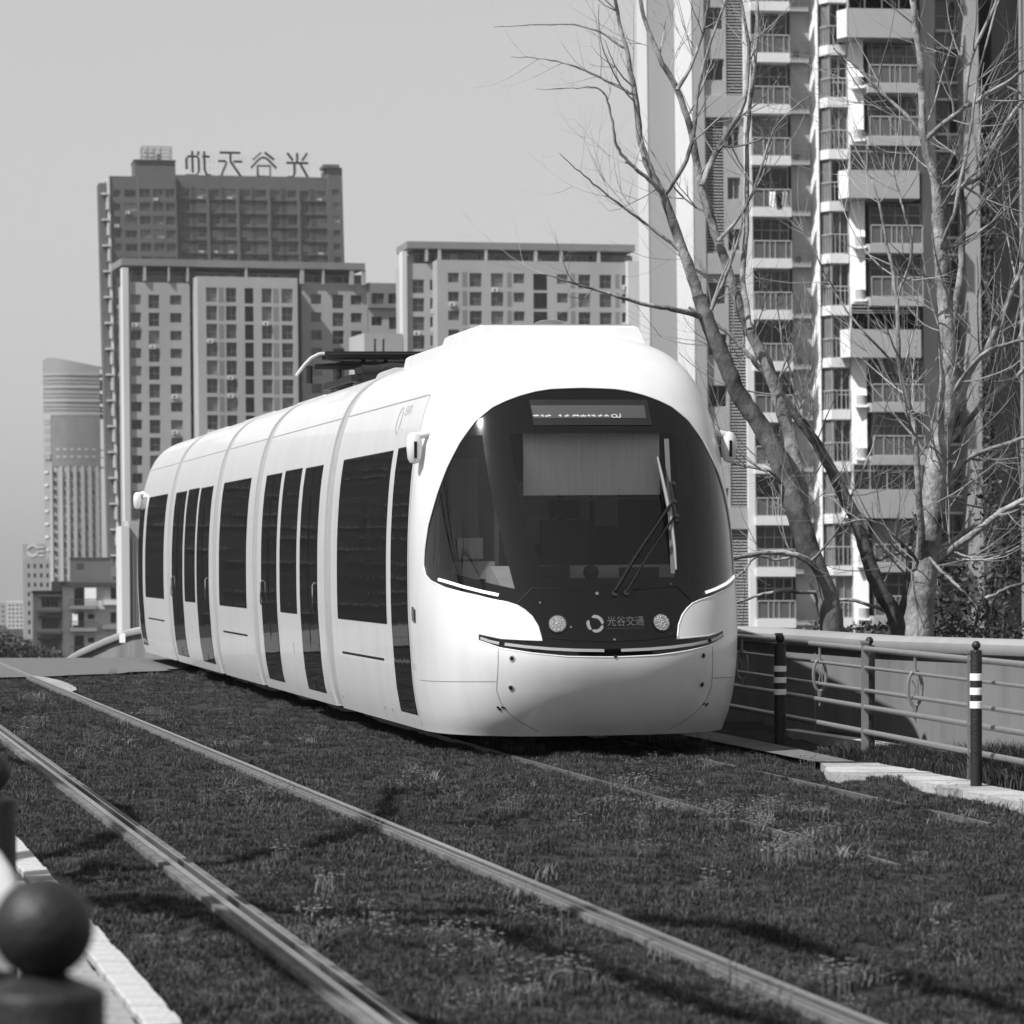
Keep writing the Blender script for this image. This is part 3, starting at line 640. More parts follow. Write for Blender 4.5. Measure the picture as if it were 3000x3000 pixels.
# ------------------------------------------------------------------ parapet wall, fence, bollards
WL = [(14.0, 8.6, .98), (20.0, 7.0, .96), (30.0, 4.42, .925), (33, 3.45, .90), (36.4, 2.35, .92), (42, .9, .86), (50, -1.6, .72), (58, -4.9, .62), (61, -6.2, .50), (62.0, -6.6, .42), (62.8, -7.1, .25), (63.4, -7.65, .02), (63.8, -8.0, -.18)]
def wall_xz(i): return WL[i][1], WL[i][0], WL[i][2]
pw = empty('parapet_wall', (4.42, 30, 0), 0, 'grey concrete parapet wall with rounded coping behind the fence and the tram', 'wall')
m = MB(); cp = MB()
for i in range(len(WL) - 1):
    x0, y0, z0 = wall_xz(i); x1, y1, z1 = wall_xz(i + 1); n = Vector((y1 - y0, x0 - x1, 0)).normalized() * .16
    if n.y < 0 and n.x < 0: n = -n
    a = [(x0 - 4.42, y0 - 30), (x1 - 4.42, y1 - 30)]; b = [(p[0] + n.x, p[1] + n.y) for p in a]
    zb = float(crest(y0)) - .5, float(crest(y1)) - .5
    vs = [(*a[0], zb[0]), (*a[1], zb[1]), (*b[1], zb[1]), (*b[0], zb[0]), (*a[0], z0 - .09), (*a[1], z1 - .09), (*b[1], z1 - .09), (*b[0], z0 - .09)]
    m.add(vs, [(1, 0, 4, 5), (3, 2, 6, 7), (2, 1, 5, 6), (0, 3, 7, 4), (4, 7, 6, 5)])
m.build('wall_panel', M_wall, pw)
mid = []
for y, x, z in WL: mid.append((x - 4.42 + .08, y - 30 + .02, z - .06))
prof = [(-.15, -.07), (-.17, -.03), (-.165, .02), (-.12, .055), (-.05, .065), (.10, .065), (.15, .02), (.15, -.05), (.09, -.075), (-.09, -.085)]
vs = []
for i, p in enumerate(mid):
    t = (Vector(mid[min(i + 1, len(mid) - 1)]) - Vector(mid[max(i - 1, 0)])); n = Vector((t.y, -t.x, 0)).normalized()
    vs += [(p[0] + n.x * a, p[1] + n.y * a, p[2] + b) for a, b in prof]
K = len(prof); cp.add(vs, [(i*K + j, i*K + (j+1) % K, (i+1)*K + (j+1) % K, (i+1)*K + j) for i in range(len(mid) - 1) for j in range(K)] + [tuple(range(K))], 0, True)
cp.build('coping', M_coping, pw)
for yj in (34.6, 27.0, 39.5):
    xj = float(np.interp(yj, [w[0] for w in WL], [w[1] for w in WL])); zj = float(np.interp(yj, [w[0] for w in WL], [w[2] for w in WL]))
    m = MB(); m.box(xj - 4.42 - .012, xj - 4.42 + .012, yj - 30 - .006, yj - 30 + .02, -.4, zj - .10); m.build('wall_joint', M_seam, pw)
# lamp-like pale plate on the far end of the wall
m = MB(); m.box(-.05, .05, -.03, .03, -.08, .08); o = m.build('wall_plate', M_stripe); o.location = (-6.63, 61.0, .28); tag(o, 'small white plate on the sloping far end of the parapet wall', 'plate')

def fx_(y): return 3.32 - .150 * (y - 25.9)
PY = [19.7, 22.8, 25.9, 29.0, 32.1, 35.2, 38.3, 41.4, 44.5]
fence = empty('metal_fence', (fx_(25.9), 25.9, 0), 0, 'grey metal railing with five tubular rails right of the tram', 'fence')
ox, oy = fx_(25.9), 25.9
for y in PY:
    m = MB(); m.box(fx_(y) - ox - .028, fx_(y) - ox + .028, y - oy - .02, y - oy + .02, -.1, .93); m.box(fx_(y) - ox - .034, fx_(y) - ox + .034, y - oy - .026, y - oy + .026, .93, .95)
    m.build('post', M_steel, fence)
for a, b in zip(PY[:-1], PY[1:]):
    for z, r in ((.885, .024), (.735, .014), (.55, .017), (.415, .022), (.215, .024)):
        m = MB(); m.tube([(fx_(a) - ox, a - oy, z), (fx_(b) - ox, b - oy, z)], r, 10); m.build('rail', M_steel, fence)
    # ornament: rod, oval ring with emblem, drop
    y = (a + b) / 2; c = Vector((fx_(y) - ox, y - oy, 0)); d = Vector((-.15, 1, 0)).normalized(); e = Vector((1, .15, 0)).normalized()
    m = MB(); m.tube([c + Vector((0, 0, .88)), c + Vector((0, 0, .74))], .011, 6)
    ring = [c + Vector((0, 0, .62)) + (e * .055) * math.cos(k * math.pi / 10) + Vector((0, 0, .135 * math.sin(k * math.pi / 10))) for k in range(21)]; m.tube(ring, .014, 6, cap=False)
    m.tube([c + Vector((0, 0, .76)), c + Vector((0, 0, .74))], .03, 8); m.tube([c + Vector((0, 0, .49)), c + Vector((0, 0, .43)), c + Vector((0, 0, .39))], [.028, .012, .011], 6)
    m.tube([c + Vector((0, 0, .43)), c + Vector((0, 0, .36))], .009, 6); o = m.build('ornament', M_steel, fence)
    m = MB(); m.tube([c + Vector((-.02, 0, .68)), c + Vector((.005, 0, .62)), c + Vector((-.012, 0, .55))], .007, 5); m.tube([c + Vector((.02, 0, .69)), c + Vector((.022, 0, .56))], .006, 5); m.build('ornament_scroll', M_steel, o)

def bollard(loc, h, r, label, stripes=(.78, .68, .585), dark=M_bollard, rb=None):
    rb = rb or r * .7; t = empty('bollard', loc, 0, label, 'bollard', 'ball-topped bollards beside the tracks')
    m = MB(); m.lathe([(r, -.1), (r, h - rb * 2.36), (r * .985, h - rb * 2.26), (r * .93, h - rb * 2.2), (r * .86, h - rb * 2.16), (rb * .62, h - rb * 1.98), (rb * .5, h - rb * 1.9), (rb * .3, h - rb * 1.8)], 28); m.build('post', dark, t)
    m = MB(); m.lathe([(max(.0005, rb * math.sin(a)), h - rb - rb * math.cos(a)) for a in [math.pi * k / 18 for k in range(19)]], 28); m.build('ball', dark, t)
    if stripes:
        for z in stripes:
            m = MB(); m.lathe([(r + .002, z - .025), (r + .004, z - .023), (r + .004, z + .023), (r + .002, z + .025)], 28); m.build('stripe', M_stripe, t)
    return t
bollard((2.348, 31.4, 0), .96, .052, 'striped ball-topped bollard in the shade, nearest the tram', stripes=(.652, .553, .449), rb=.040)
bollard((2.952, 29.6, 0), .97, .046, 'ball-topped bollard right behind the fence post in the middle', stripes=(), rb=.033)
bollard((3.264, 25.2, 0), 1.035, .041, 'striped ball-topped bollard at the right edge, in sunlight', rb=.031)
nb = at(126, 2718, 5.6); bollard((nb.x, 5.6, 0), nb.z + .08, .098, 'large out-of-focus ball-topped bollard in the lower left corner', stripes=(), rb=.080)
nb = at(-34, 2262, 11.8); bollard((nb.x, 11.8, 0), nb.z + .073, .092, 'dark ball-topped bollard cut by the left edge, behind the big one', stripes=(), rb=.073)
# pale handrail between the two near bollards
m = MB(); m.tube([at(-60, 2480, 9.5), at(-20, 2520, 9.0), at(10, 2570, 8.4), at(25, 2630, 7.7), at(28, 2690, 7.0), at(20, 2800, 6.4)], .028, 10)
tag(m.build('handrail', mat('galvanised_steel', .48, .4, .5, metal=.1)), 'blurred pale curved handrail between the two near bollards at the left edge', 'handrail')

# ------------------------------------------------------------------ buildings
WM = {}
def window_mesh(w, h, d, kind, fr, gl):
    k = (round(w, 2), round(h, 2), kind, fr.name, gl.name)
    if k in WM: return WM[k]
    m = MB(); f = .055 if h < 3 else .06
    m.quad((0, d, 0), (w, d, 0), (w, d, h), (0, d, h), 1)
    y0 = d - .07
    for a, b, c, e in ((0, w, 0, f), (0, w, h - f, h), (0, f, f, h - f), (w - f, w, f, h - f)): m.box(a, b, y0, d - .01, c, e, 0)
    if kind >= 1: m.box(w * .5 - f / 2, w * .5 + f / 2, y0, d - .01, f, h - f, 0)
    if kind == 2: m.box(f, w * .5 - f / 2, y0, d - .01, h * .35, h * .35 + f, 0); m.box(w * .5 + f / 2, w - f, y0, d - .01, h * .35, h * .35 + f, 0)
    if kind == 3: m.box(f, w - f, y0 - .004, d - .012, h * .45, h * .45 + f * 1.6, 0)
    if kind == 4:
        m.box(w * .25 - f/2, w * .25 + f/2, y0, d - .01, f, h - f, 0); m.box(w * .75 - f/2, w * .75 + f/2, y0, d - .01, f, h - f, 0)
        m.box(f, w - f, y0 - .004, d - .012, h * .72, h * .72 + f, 0)
    WM[k] = m.mesh('window', [fr, gl]); return WM[k]
GL = [mat('pane_%s' % n, g, .12, .5, var=v, scale=.7) for n, g, v in (('black', .012, .3), ('dark', .035, .5), ('mid', .075, .4), ('curtain', .16, .3), ('pale', .30, .2))]
def pick(wts): return GL[rng.choice(5, p=np.array(wts) / sum(wts))]
class Bld:
    def __init__(s, name, label, Y0, px0, yaw, lean, z0, cat='building', group=None, ref=900):
        s.X0 = (px0 - 1500) * Y0 / F; s.Y0 = Y0; s.z0 = z0; s.c, s.s = math.cos(R(yaw)), math.sin(R(yaw)); s.lean = lean
        s.root = empty(name, (s.X0, Y0, z0), R(yaw), label, cat, group); s.zr = HCAM + (HOR - ref) * Y0 / F - z0
    def X(s, px, d=0.0):                              # local x of a photo column on the plane d behind the front
        k = (px - 1500) / F; xd, yd = s.X0 - d * s.s, s.Y0 + d * s.c
        return (k * yd - xd) / (s.c - k * s.s)
    def Z(s, py, x=0.0): return HCAM + (HOR - py) * (s.Y0 + x * s.s) / F - s.z0
    def sh(s, v): return (v[0] - s.lean * (v[2] - s.zr), v[1], v[2])
    def build(s, mb, name, mt, parent=None):
        mb.v = [s.sh(v) for v in mb.v]; return mb.build(name, mt, parent or s.root)
    def win(s, x0, x1, z0, z1, y, d, kind, fr, gl, name='window', parent=None):
        me = window_mesh(round(x1 - x0, 2), round(z1 - z0, 2), d, kind, fr, gl)
        return inst(name, me, parent or s.root, s.sh((x0, y, z0)))
    def wall(s, name, x0, x1, z0, z1, y, ops, depth, mt, back=None, sides=True):
        m = MB(); cx = sorted({x0, x1} | {v for o in ops for v in o[:2]}); cz = sorted({z0, z1} | {v for o in ops for v in o[2:]})
        for i in range(len(cx) - 1):
            for j in range(len(cz) - 1):
                mx, mz = (cx[i] + cx[i+1]) / 2, (cz[j] + cz[j+1]) / 2
                if any(o[0] < mx < o[1] and o[2] < mz < o[3] for o in ops): continue
                m.quad((cx[i], y, cz[j]), (cx[i+1], y, cz[j]), (cx[i+1], y, cz[j+1]), (cx[i], y, cz[j+1]))
        for a, b, c, e in ops:
            m.quad((a, y, c), (a, y + depth, c), (a, y + depth, e), (a, y, e)); m.quad((b, y, e), (b, y + depth, e), (b, y + depth, c), (b, y, c))
            m.quad((a, y, c), (b, y, c), (b, y + depth, c), (a, y + depth, c)); m.quad((a, y, e), (a, y + depth, e), (b, y + depth, e), (b, y, e))
        if back:
            B = y + back; m.quad((x0, y, z0), (x0, B, z0), (x0, B, z1), (x0, y, z1)); m.quad((x1, y, z0), (x1, y, z1), (x1, B, z1), (x1, B, z0))
            m.quad((x0, y, z1), (x1, y, z1), (x1, B, z1), (x0, B, z1)); m.quad((x0, B, z0), (x1, B, z0), (x1, B, z1), (x0, B, z1))
        return s.build(m, name, mt)
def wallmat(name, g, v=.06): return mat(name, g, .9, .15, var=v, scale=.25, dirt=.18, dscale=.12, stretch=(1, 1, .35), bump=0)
def ac_unit(b, x, y, z, s=1.0, parent=None):
    m = MB(); w, h, d = .85 * s, .6 * s, .32 * s; m.box(0, w, -d, 0, 0, h); m.tube([(w * .36, -d - .01, h * .5), (w * .36, -d, h * .5)], h * .38, 12, 1)
    k = 'ac%.1f' % s
    if k not in WM: WM[k] = m.mesh('air_conditioner', [mat('ac_white', .62, .6), mat('ac_grille', .12, .7)])
    return inst('air_conditioner', WM[k], parent or b.root, b.sh((x, y, z)))

# --- near apartment tower at the right
T = Bld('apartment_tower', 'tall pale apartment tower with bay balconies behind the bare trees at the right', 200, 1900, 6, .011, -9.5, 'apartment tower', ref=500)
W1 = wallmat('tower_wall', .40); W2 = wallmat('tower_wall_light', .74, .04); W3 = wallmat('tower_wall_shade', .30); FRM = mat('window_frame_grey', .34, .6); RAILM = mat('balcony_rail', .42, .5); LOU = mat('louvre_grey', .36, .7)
ZT_, ZB_ = T.Z(-420), 0.0
def poly(name, pts, z0, z1, mt, parent=None):
    m = MB(); m.prism(pts, z0, z1); return T.build(m, name, mt, parent)
X = T.X
D = 14.0
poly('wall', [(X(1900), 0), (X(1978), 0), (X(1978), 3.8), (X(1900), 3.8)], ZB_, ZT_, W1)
W1_sunlit = wallmat('tower_wall_sunlit', .58, .05)  # wall colour made paler for sunlit faces: light put into the colour
m = MB(); m.box(X(1900) - .04, X(1900) - .002, -.03, 3.9, ZB_ + .1, ZT_ - .1); T.build(m, 'sunlit_side_plate', W1_sunlit)  # thin plate whose paler colour stands for sun on the left face
poly('sunlit_chamfer_plate', [(X(1979), -.05), (X(2030, -1), -1.03), (X(2030, -1), -.95), (X(1982), .05)], ZB_ + .1, ZT_ - .1, W1_sunlit)  # sun on the chamfer, painted in as a paler plate
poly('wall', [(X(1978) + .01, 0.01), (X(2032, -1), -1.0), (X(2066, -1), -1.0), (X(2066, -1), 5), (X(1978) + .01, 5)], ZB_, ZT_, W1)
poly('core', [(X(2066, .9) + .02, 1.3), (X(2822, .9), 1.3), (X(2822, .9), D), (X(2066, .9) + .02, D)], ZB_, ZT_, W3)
FZ = [160 + 150.3 * n for n in range(-3, 12)]
# window + louvre stack
yW = -.75; segs = [(-300, 284, 0), (347, 745, 1), (805, 1490, 0), (1550, 1850, 0)]
for a, b, sw in segs:
    wx = (2070, 2124) if not sw else (2131, 2168); lx = (2131, 2180) if not sw else (2070, 2120)
    ops = []; rows_ = [py for py in np.arange(a + 10, b - 70, 150.3)]
    z_top, z_bot = T.Z(a), T.Z(b)
    for py in rows_: ops.append((X(wx[0], yW), X(wx[1], yW), T.Z(py + 78), T.Z(py + 14)))
    ops.append((X(lx[0], yW), X(lx[1], yW), z_bot + .05, z_top - .05))
    T.wall('wall_panel', X(2066, yW) + .03, X(2182, yW), z_bot, z_top, yW, ops, .3, W1, back=1.9)
    for o in ops[:-1]: T.win(o[0], o[1], o[2], o[3], yW, .25, 1, FRM, pick((6, 4, 1.5, .8, 0)))
    o = ops[-1]; m = MB(); m.quad((o[0], yW + .28, o[2]), (o[1], yW + .28, o[2]), (o[1], yW + .28, o[3]), (o[0], yW + .28, o[3]), 1)
    z = o[2] + .05
    while z < o[3] - .05: m.quad((o[0], yW + .02, z), (o[1], yW + .02, z), (o[1], yW + .16, z + .10), (o[0], yW + .16, z + .10), 0); z += .17
    lv = T.build(m, 'louvre_panel', [LOU, mat('louvre_dark', .04, .9)]); lv['kind'] = 'stuff'
for a, b in ((284, 347), (745, 805), (1490, 1550)): m = MB(); m.box(X(2066, -1) + .03, X(2182, -1), -.95, 1.0, T.Z(b) , T.Z(a)); T.build(m, 'band', W1)
poly('pillar', [(X(2182, -1), -1.1), (X(2203, -1.1), -1.1), (X(2203, -1.1), 1.2), (X(2182, -1), 1.2)], ZB_, ZT_, W2)
# balcony column
def railing(x0, x1, y, z0, z1, parent=None, n=None, name='railing', glass=True):
    m = MB(); r = .022; m.box(x0, x1, y - .03, y + .03, z1 - .06, z1, 0); m.box(x0, x1, y - .02, y + .02, z0, z0 + .05, 0)
    w = x1 - x0; n = n or max(2, int(w / .28))
    for i in range(n + 1):
        t = x0 + w * i / n
        if i in (0, n, n // 2) or i % 2 == 0: m.box(t - r, t + r, y - .02, y + .02, z0 + .05, z1 - .06, 0)
    if glass: m.quad((x0, y + .03, z0 + .05), (x1, y + .03, z0 + .05), (x1, y + .03, z1 - .06), (x0, y + .03, z1 - .06), 1)
    return T.build(m, name, [RAILM, mat('rail_glass', .11, .3)], parent)
for i, py in enumerate(FZ):
    zs1, zs0 = T.Z(py), T.Z(py + 26); x0, x1 = X(2203, -1.3), X(2318, -1.3)
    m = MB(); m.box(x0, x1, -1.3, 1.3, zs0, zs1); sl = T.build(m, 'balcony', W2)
    T.win(X(2206, -.6), X(2312, -.6), T.Z(py - .5), T.Z(py - 122), -.6, .5, 4 if i % 3 else 2, FRM, pick((6, 4, 1.5, .7, 0)), 'balcony_window')
    if i in (5,): pass
    railing(X(2206, -1.2), X(2316, -1.2), -1.22, zs1, T.Z(py - 55), sl)
poly('wall', [(X(2318, .2), .2), (X(2378, .2), .2), (X(2378, .2), 1.25), (X(2318, .2), 1.25)], ZB_, ZT_, W1)
for i, py in enumerate(FZ):
    zs = T.Z(py + 10); xa, xb = X(2318, -.3), X(2374, -.3)
    m = MB(); m.box(xa, xb, -.28, .19, zs - .16, zs); lg_ = T.build(m, 'ledge', W1)
    m = MB(); z = zs + .04
    while z < T.Z(py - 32): m.box(xa + .05, xb - .02, -.26, -.22, z, z + .05); z += .12
    for t in (xa + .03, xb - .06, (xa + xb) / 2): m.box(t, t + .04, -.28, -.20, zs, T.Z(py - 34))
    g_ = T.build(m, 'ac_grille', RAILM, lg_); g_['kind'] = 'stuff'
    if i % 2: ac_unit(T, xa + .1, .1, zs + .01, .9)
poly('pillar', [(X(2376, .1), .1), (X(2399, -.5), -.55), (X(2402, -.5), 1.25), (X(2376, .1), 1.25)], ZB_, ZT_, W2)
for py in FZ:
    m = MB(); a, b = (X(2382, .02), .0), (X(2388, -.1), -.16); z0, z1 = T.Z(py + 105), T.Z(py + 32)
    m.quad((a[0], a[1] - .02, z0), (b[0], b[1] - .02, z0), (b[0], b[1] - .02, z1), (a[0], a[1] - .02, z1)); T.build(m, 'slit_window', GL[1])
# bay column
for i in range(-3, 13):
    py = 133 + 152.5 * i; z1, z0 = T.Z(py), T.Z(py + 28)
    m = MB(); m.prism([(X(2399, -.4), -.3), (X(2428, -1.2), -1.25), (X(2484, -1.2), -1.25), (X(2484, -1.2), 1.2), (X(2399, -.4), 1.2)], z0, z1); sl = T.build(m, 'bay_balcony', W2)
    zt, zr = T.Z(py - 124), T.Z(py - 56); gl = pick((4, 4, 2, 1.5, .5))
    A, B, C_ = (X(2404, -.3), -.2), (X(2430, -.9), -1.05), (X(2482, -.9), -1.05)
    m = MB(); m.quad((*A, z1), (*B, z1), (*B, zt), (*A, zt), 0)
    for P in (A, B): m.box(P[0] - .04, P[0] + .04, P[1] - .05, P[1] + .03, z1, zt, 1)
    T.build(m, 'bay_side_pane', [mat('pane_bay', .17, .3, var=.2), FRM], sl)
    T.win(B[0] + .05, C_[0], z1, zt, B[1], .12, 2 if i % 2 else 1, FRM, gl, 'bay_window', None)
    m = MB(); mm = [(A[0] - .06, A[1] - .1), (B[0] - .03, B[1] - .15), (C_[0], C_[1] - .15)]
    for p, q in zip(mm[:-1], mm[1:]):
        m.tube([(*p, zr), (*q, zr)], .03, 6)
        for k in range(5): t = k / 4; u = (lerp(p[0], q[0], t), lerp(p[1], q[1], t)); m.tube([(*u, z1), (*u, zr)], .02, 5)
    T.build(m, 'railing', RAILM, sl)
# bright chamfered pillar and the wide balcony column in groups of three floors
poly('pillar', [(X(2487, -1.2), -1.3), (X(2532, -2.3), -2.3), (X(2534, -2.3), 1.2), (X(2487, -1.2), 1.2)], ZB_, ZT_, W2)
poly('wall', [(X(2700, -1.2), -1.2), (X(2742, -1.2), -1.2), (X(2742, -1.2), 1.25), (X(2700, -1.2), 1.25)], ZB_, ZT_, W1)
yb = -.6
for g_ in range(-1, 4):
    o = 44 + 466 * g_ - (4 if g_ > 1 else 0)
    # solid parapet
    m = MB(); m.prism([(X(2456, -2.3), -2.4), (X(2484, -3.2), -3.3), (X(2692, -3.2), -3.3), (X(2692, -3.2), 1.2), (X(2487, -1.2), 1.2), (X(2487, -1.2), -1.3), (X(2458, -1.3), -1.3)], T.Z(o + 81), T.Z(o)); sb_ = T.build(m, 'solid_balcony', W1); m = MB(); m.prism([(X(2456, -2.3) - .02, -2.4), (X(2484, -3.2) - .02, -3.33), (X(2484, -3.2) + .03, -3.33), (X(2484, -3.2), -3.25), (X(2458, -2.3), -2.35)], T.Z(o + 80), T.Z(o) + .02); T.build(m, 'sunlit_cheek', W2, sb_)  # lighter cheek plate puts the sun on the chamfer into the colour
    T.win(X(2490, -2.9), X(2690, -2.9), T.Z(o), T.Z(o - 77), -2.9, .15, 4, FRM, pick((4, 4, 1, 0, 0)), 'balcony_window')
    for (slab, top, ht) in ((o + 212, o + 86, 56), (o + 366, o + 242, 60)):
        m = MB(); m.prism([(X(2530, -2.3), -2.35), (X(2546, -3), -3), (X(2702, -3), -3), (X(2702, -3), 1.2), (X(2534, -2.3), 1.2)], T.Z(slab + 26), T.Z(slab)); sl = T.build(m, 'balcony', W2 if slab % 2 else W1)
        xa = X(2546, -1.4); xb = X(2698, -1.4)
        T.win(xa, xb, T.Z(slab), T.Z(top), -1.4, .3, 4, FRM, pick((6, 4, 1.5, .8, .3)), 'balcony_window')
        railing(X(2550, -2.9), X(2700, -2.9), -2.92, T.Z(slab), T.Z(slab - ht), sl)
        m = MB(); m.prism([(X(2492, -2.3), -2.3), (X(2536, -2.9), -2.9), (X(2540, -2.3), -2.0), (X(2500, -1.5), -1.5)], T.Z(slab + 12), T.Z(slab + 6)); T.build(m, 'ledge', W2, sl)
        m = MB(); c = (X(2522, -2.3), -2.35, T.Z(slab - 5)); m.tube([(c[0] - .1, c[1] + .1, c[2] - .25), (c[0] - .1, c[1] + .1, c[2] + .35)], [.28, .28], 10); T.build(m, 'air_conditioner', mat('ac_grey', .42, .6), sl)
    # wall with small window above the next parapet
    if g_ % 2 == 0:
        zz0, zz1 = T.Z(o + 466), T.Z(o + 392); ops = [(X(2592, -2.2), X(2656, -2.2), T.Z(o + 462), T.Z(o + 408))]
        T.wall('wall_panel', X(2534, -2.2), X(2702, -2.2), zz0, zz1, -2.2, ops, .3, W1, back=3.3); q = ops[0]; T.win(q[0], q[1], q[2], q[3], -2.2, .25, 1, FRM, GL[0])
    else:
        T.win(X(2490, -2.9), X(2690, -2.9), T.Z(o + 462), T.Z(o + 394), -2.9, .15, 4, FRM, GL[0], 'balcony_window')
# right window column
for i in range(-3, 13):
    py = 280 + 153 * i; y = .4; xa, xb = X(2744, y), X(2822, y)
    T.win(xa, xb, T.Z(py + 98), T.Z(py + 6), y, .3, 3, FRM, pick((2, 4, 4, 1, 0)))
    m = MB(); m.box(xa, xb, y - .25, 1.25, T.Z(py + 104), T.Z(py + 98)); sl = T.build(m, 'sill', W2)
    m = MB(); z = T.Z(py + 148)
    while z < T.Z(py + 106): m.box(xa + .05, xb - .05, y - .05, y + .02, z, z + .06); z += .15
    o_ = T.build(m, 'louvre_panel', LOU, sl); o_['kind'] = 'stuff'; m = MB(); m.box(xa, xb, y - .2, 1.25, T.Z(py + 154), T.Z(py + 148)); T.build(m, 'sill', W2)
poly('pillar', [(X(2820, -.6), -.6), (X(2828, -1.2), -1.2), (X(2870, -1.2), -1.2), (X(2870, -1.2), D), (X(2820, -.6), D)], ZB_, ZT_, W1)
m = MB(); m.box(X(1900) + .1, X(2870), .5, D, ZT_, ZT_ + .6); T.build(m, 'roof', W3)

# --- second tower at the right edge (gap and rounded corner near-black: their shade is put into the colour)
T2 = Bld('apartment_tower', 'edge of a second pale tower with a rounded corner at the right border', 200, 2945, 6, .006, -9.5, 'apartment tower', ref=700)
m = MB(); x = T2.X(2985, -1); 
m.prism([(x, -1.6), (x + 14, -1.6), (x + 14, 9), (x, 9)], 0, ZT_); T2.build(m, 'wall', W1)
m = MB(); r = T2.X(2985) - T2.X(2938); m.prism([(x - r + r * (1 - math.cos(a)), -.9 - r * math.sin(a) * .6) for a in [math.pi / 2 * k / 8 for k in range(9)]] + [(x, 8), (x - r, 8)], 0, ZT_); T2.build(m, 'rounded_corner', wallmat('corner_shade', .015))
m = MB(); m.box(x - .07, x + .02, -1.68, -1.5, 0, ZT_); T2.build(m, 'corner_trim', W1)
m = MB(); m.box(T.X(2868, 9), x - r + .1, 9, 9.3, 0, ZT_); T2.build(m, 'recess_wall', mat('recess_shade', .02, .9))

# --- mid-distance blocks
WB = wallmat('block_wall', .38, .05); WBd = wallmat('block_wall_dark', .22, .04); WBl = wallmat('block_wall_light', .60, .03); FR2 = mat('window_frame_dark', .16, .6); REC = mat('side_strip_shade', .10, .9)
def grid(b, name, x0, x1, py0, py1, y, cols, rows, mt, depth=.35, back=12, hts=None, kind=1, wts=(1, 4, 4, 2, .3), fr=FR2):
    a, c = b.X(x0, y), b.X(x1, y); ops = []; W_ = []
    zb, zt = (0.0 if py1 is None else b.Z(py1, a)), b.Z(py0, (a + c) / 2)
    for ci, (u, v) in enumerate(cols):
        for r in rows:
            h = (hts[ci] if hts else 30); q = (b.X(u, y), b.X(v, y), b.Z(r + h, (a + c) / 2), b.Z(r, (a + c) / 2))
            if q[2] > zb + .5: ops.append(q); W_.append((q, ci))
    b.wall(name, a, c, zb, zt, y, ops, depth, mt, back=back)
    for q, ci in W_:
        b.win(q[0], q[1], q[2], q[3], y, depth - .02, kind if not isinstance(kind, (list, tuple)) else kind[ci], fr, pick(wts))
        if rng.random() < .16 and h > 20: ac_unit(b, q[0] + .2, y - .02, q[2] - .75, 1.0)
L = Bld('apartment_block', 'grey stepped apartment block with roof canopy in front of the dark tower', 580, 378, 14, .010, -14.5)
rowsL = [864 + 52.3 * i for i in range(18)]
grid(L, 'wall', 378, 556, 828, None, 0, [(382, 413), (435, 467), (498, 532)], rowsL, WB, hts=[29, 40, 28], kind=[1, 3, 1])
grid(L, 'recess_wall', 553, 582, 828, None, 1.5, [(557, 573)], rowsL, WBd, hts=[34])
rowsC = [850 + 52.9 * i for i in range(17)]
grid(L, 'centre_wall', 579, 872, 818, None, -4.5, [(604, 636), (662, 693), (717, 743), (767, 797), (825, 858)], rowsC, WB, hts=[42, 42, 45, 42, 42], kind=[3, 2, 1, 2, 3], back=8)
for r in rowsC:                                       # dark stair slots
    q = (L.X(718, -4.5), L.X(742, -4.5)); m = MB(); m.box(q[0], q[1], -4.4, -4.3, L.Z(r + 44, 20), L.Z(r + 1, 20)); L.build(m, 'stair_opening', M_black)
for u, v in ((641, 655), (800, 816)):
    m = MB(); z = 0
    for r in rowsC: m.box(L.X(u, -4.5), L.X(v, -4.5), -4.53, -4.45, L.Z(r + 42, 20), L.Z(r, 20))
    L.build(m, 'louvre_strip', WBd)
grid(L, 'right_wall', 884, 1077, 828, None, .5, [(911, 942), (974, 1007), (1028, 1060)], [863 + 52.3 * i for i in range(14)], WB, hts=[28, 40, 28], kind=[1, 3, 1])
m = MB(); m.box(L.X(870, 2), L.X(885, 2), 2.0, 6, 0, L.Z(828, 28)); L.build(m, 'recess_wall', REC)  # dark strip: shade beside the set-back wall, put into its colour
m = MB(); m.box(L.X(357, -.6), L.X(1071, -.6), -.6, 12, L.Z(785, 20), L.Z(765, 20)); L.build(m, 'roof_canopy', WBd)
m = MB(); m.box(L.X(360, -.5), L.X(377, -.5), -.5, 2, 0, L.Z(785.5, 2)); L.build(m, 'corner_pier', WBl)
for u, v in ((420, 428), (492, 497), (547, 553), (718, 724), (879, 890), (944, 950), (1024, 1036), (1062, 1071)):
    m = MB(); m.box(L.X(u), L.X(v), -.5, .2, L.Z(829, 20), L.Z(785, 20)); L.build(m, 'canopy_post', WB)
m = MB(); m.box(L.X(385, 3), L.X(1060, 3), 3, 11, L.Z(829, 20), L.Z(795, 20)); pen = L.build(m, 'penthouse', WBd)
for u in np.arange(390, 1040, 31): L.win(L.X(u, 3), L.X(u + 22, 3), L.Z(824, 20), L.Z(801, 20), 2.9, .05, 1, FR2, pick((3, 4, 3, 1, 1)), 'penthouse_window')
m = MB()
L.wall('penthouse_wall', L.X(383, 2), L.X(590, 2), L.Z(829, 10), L.Z(806, 10), 2, [], .1, WBd)
K = Bld('apartment_block', 'narrow lower grey block between the two wide apartment blocks', 590, 1079, 14, .01, -14.5)
grid(K, 'wall', 1079, 1176, 850, None, 0, [(1088, 1119), (1139, 1170)], [928 + 54 * i for i in range(12)], WB, hts=[26, 36])
grid(K, 'upper_wall', 1079, 1176, 830, 902, -.6, [(1089, 1126), (1138, 1172)], [860], WBd, hts=[32, 30], back=6)
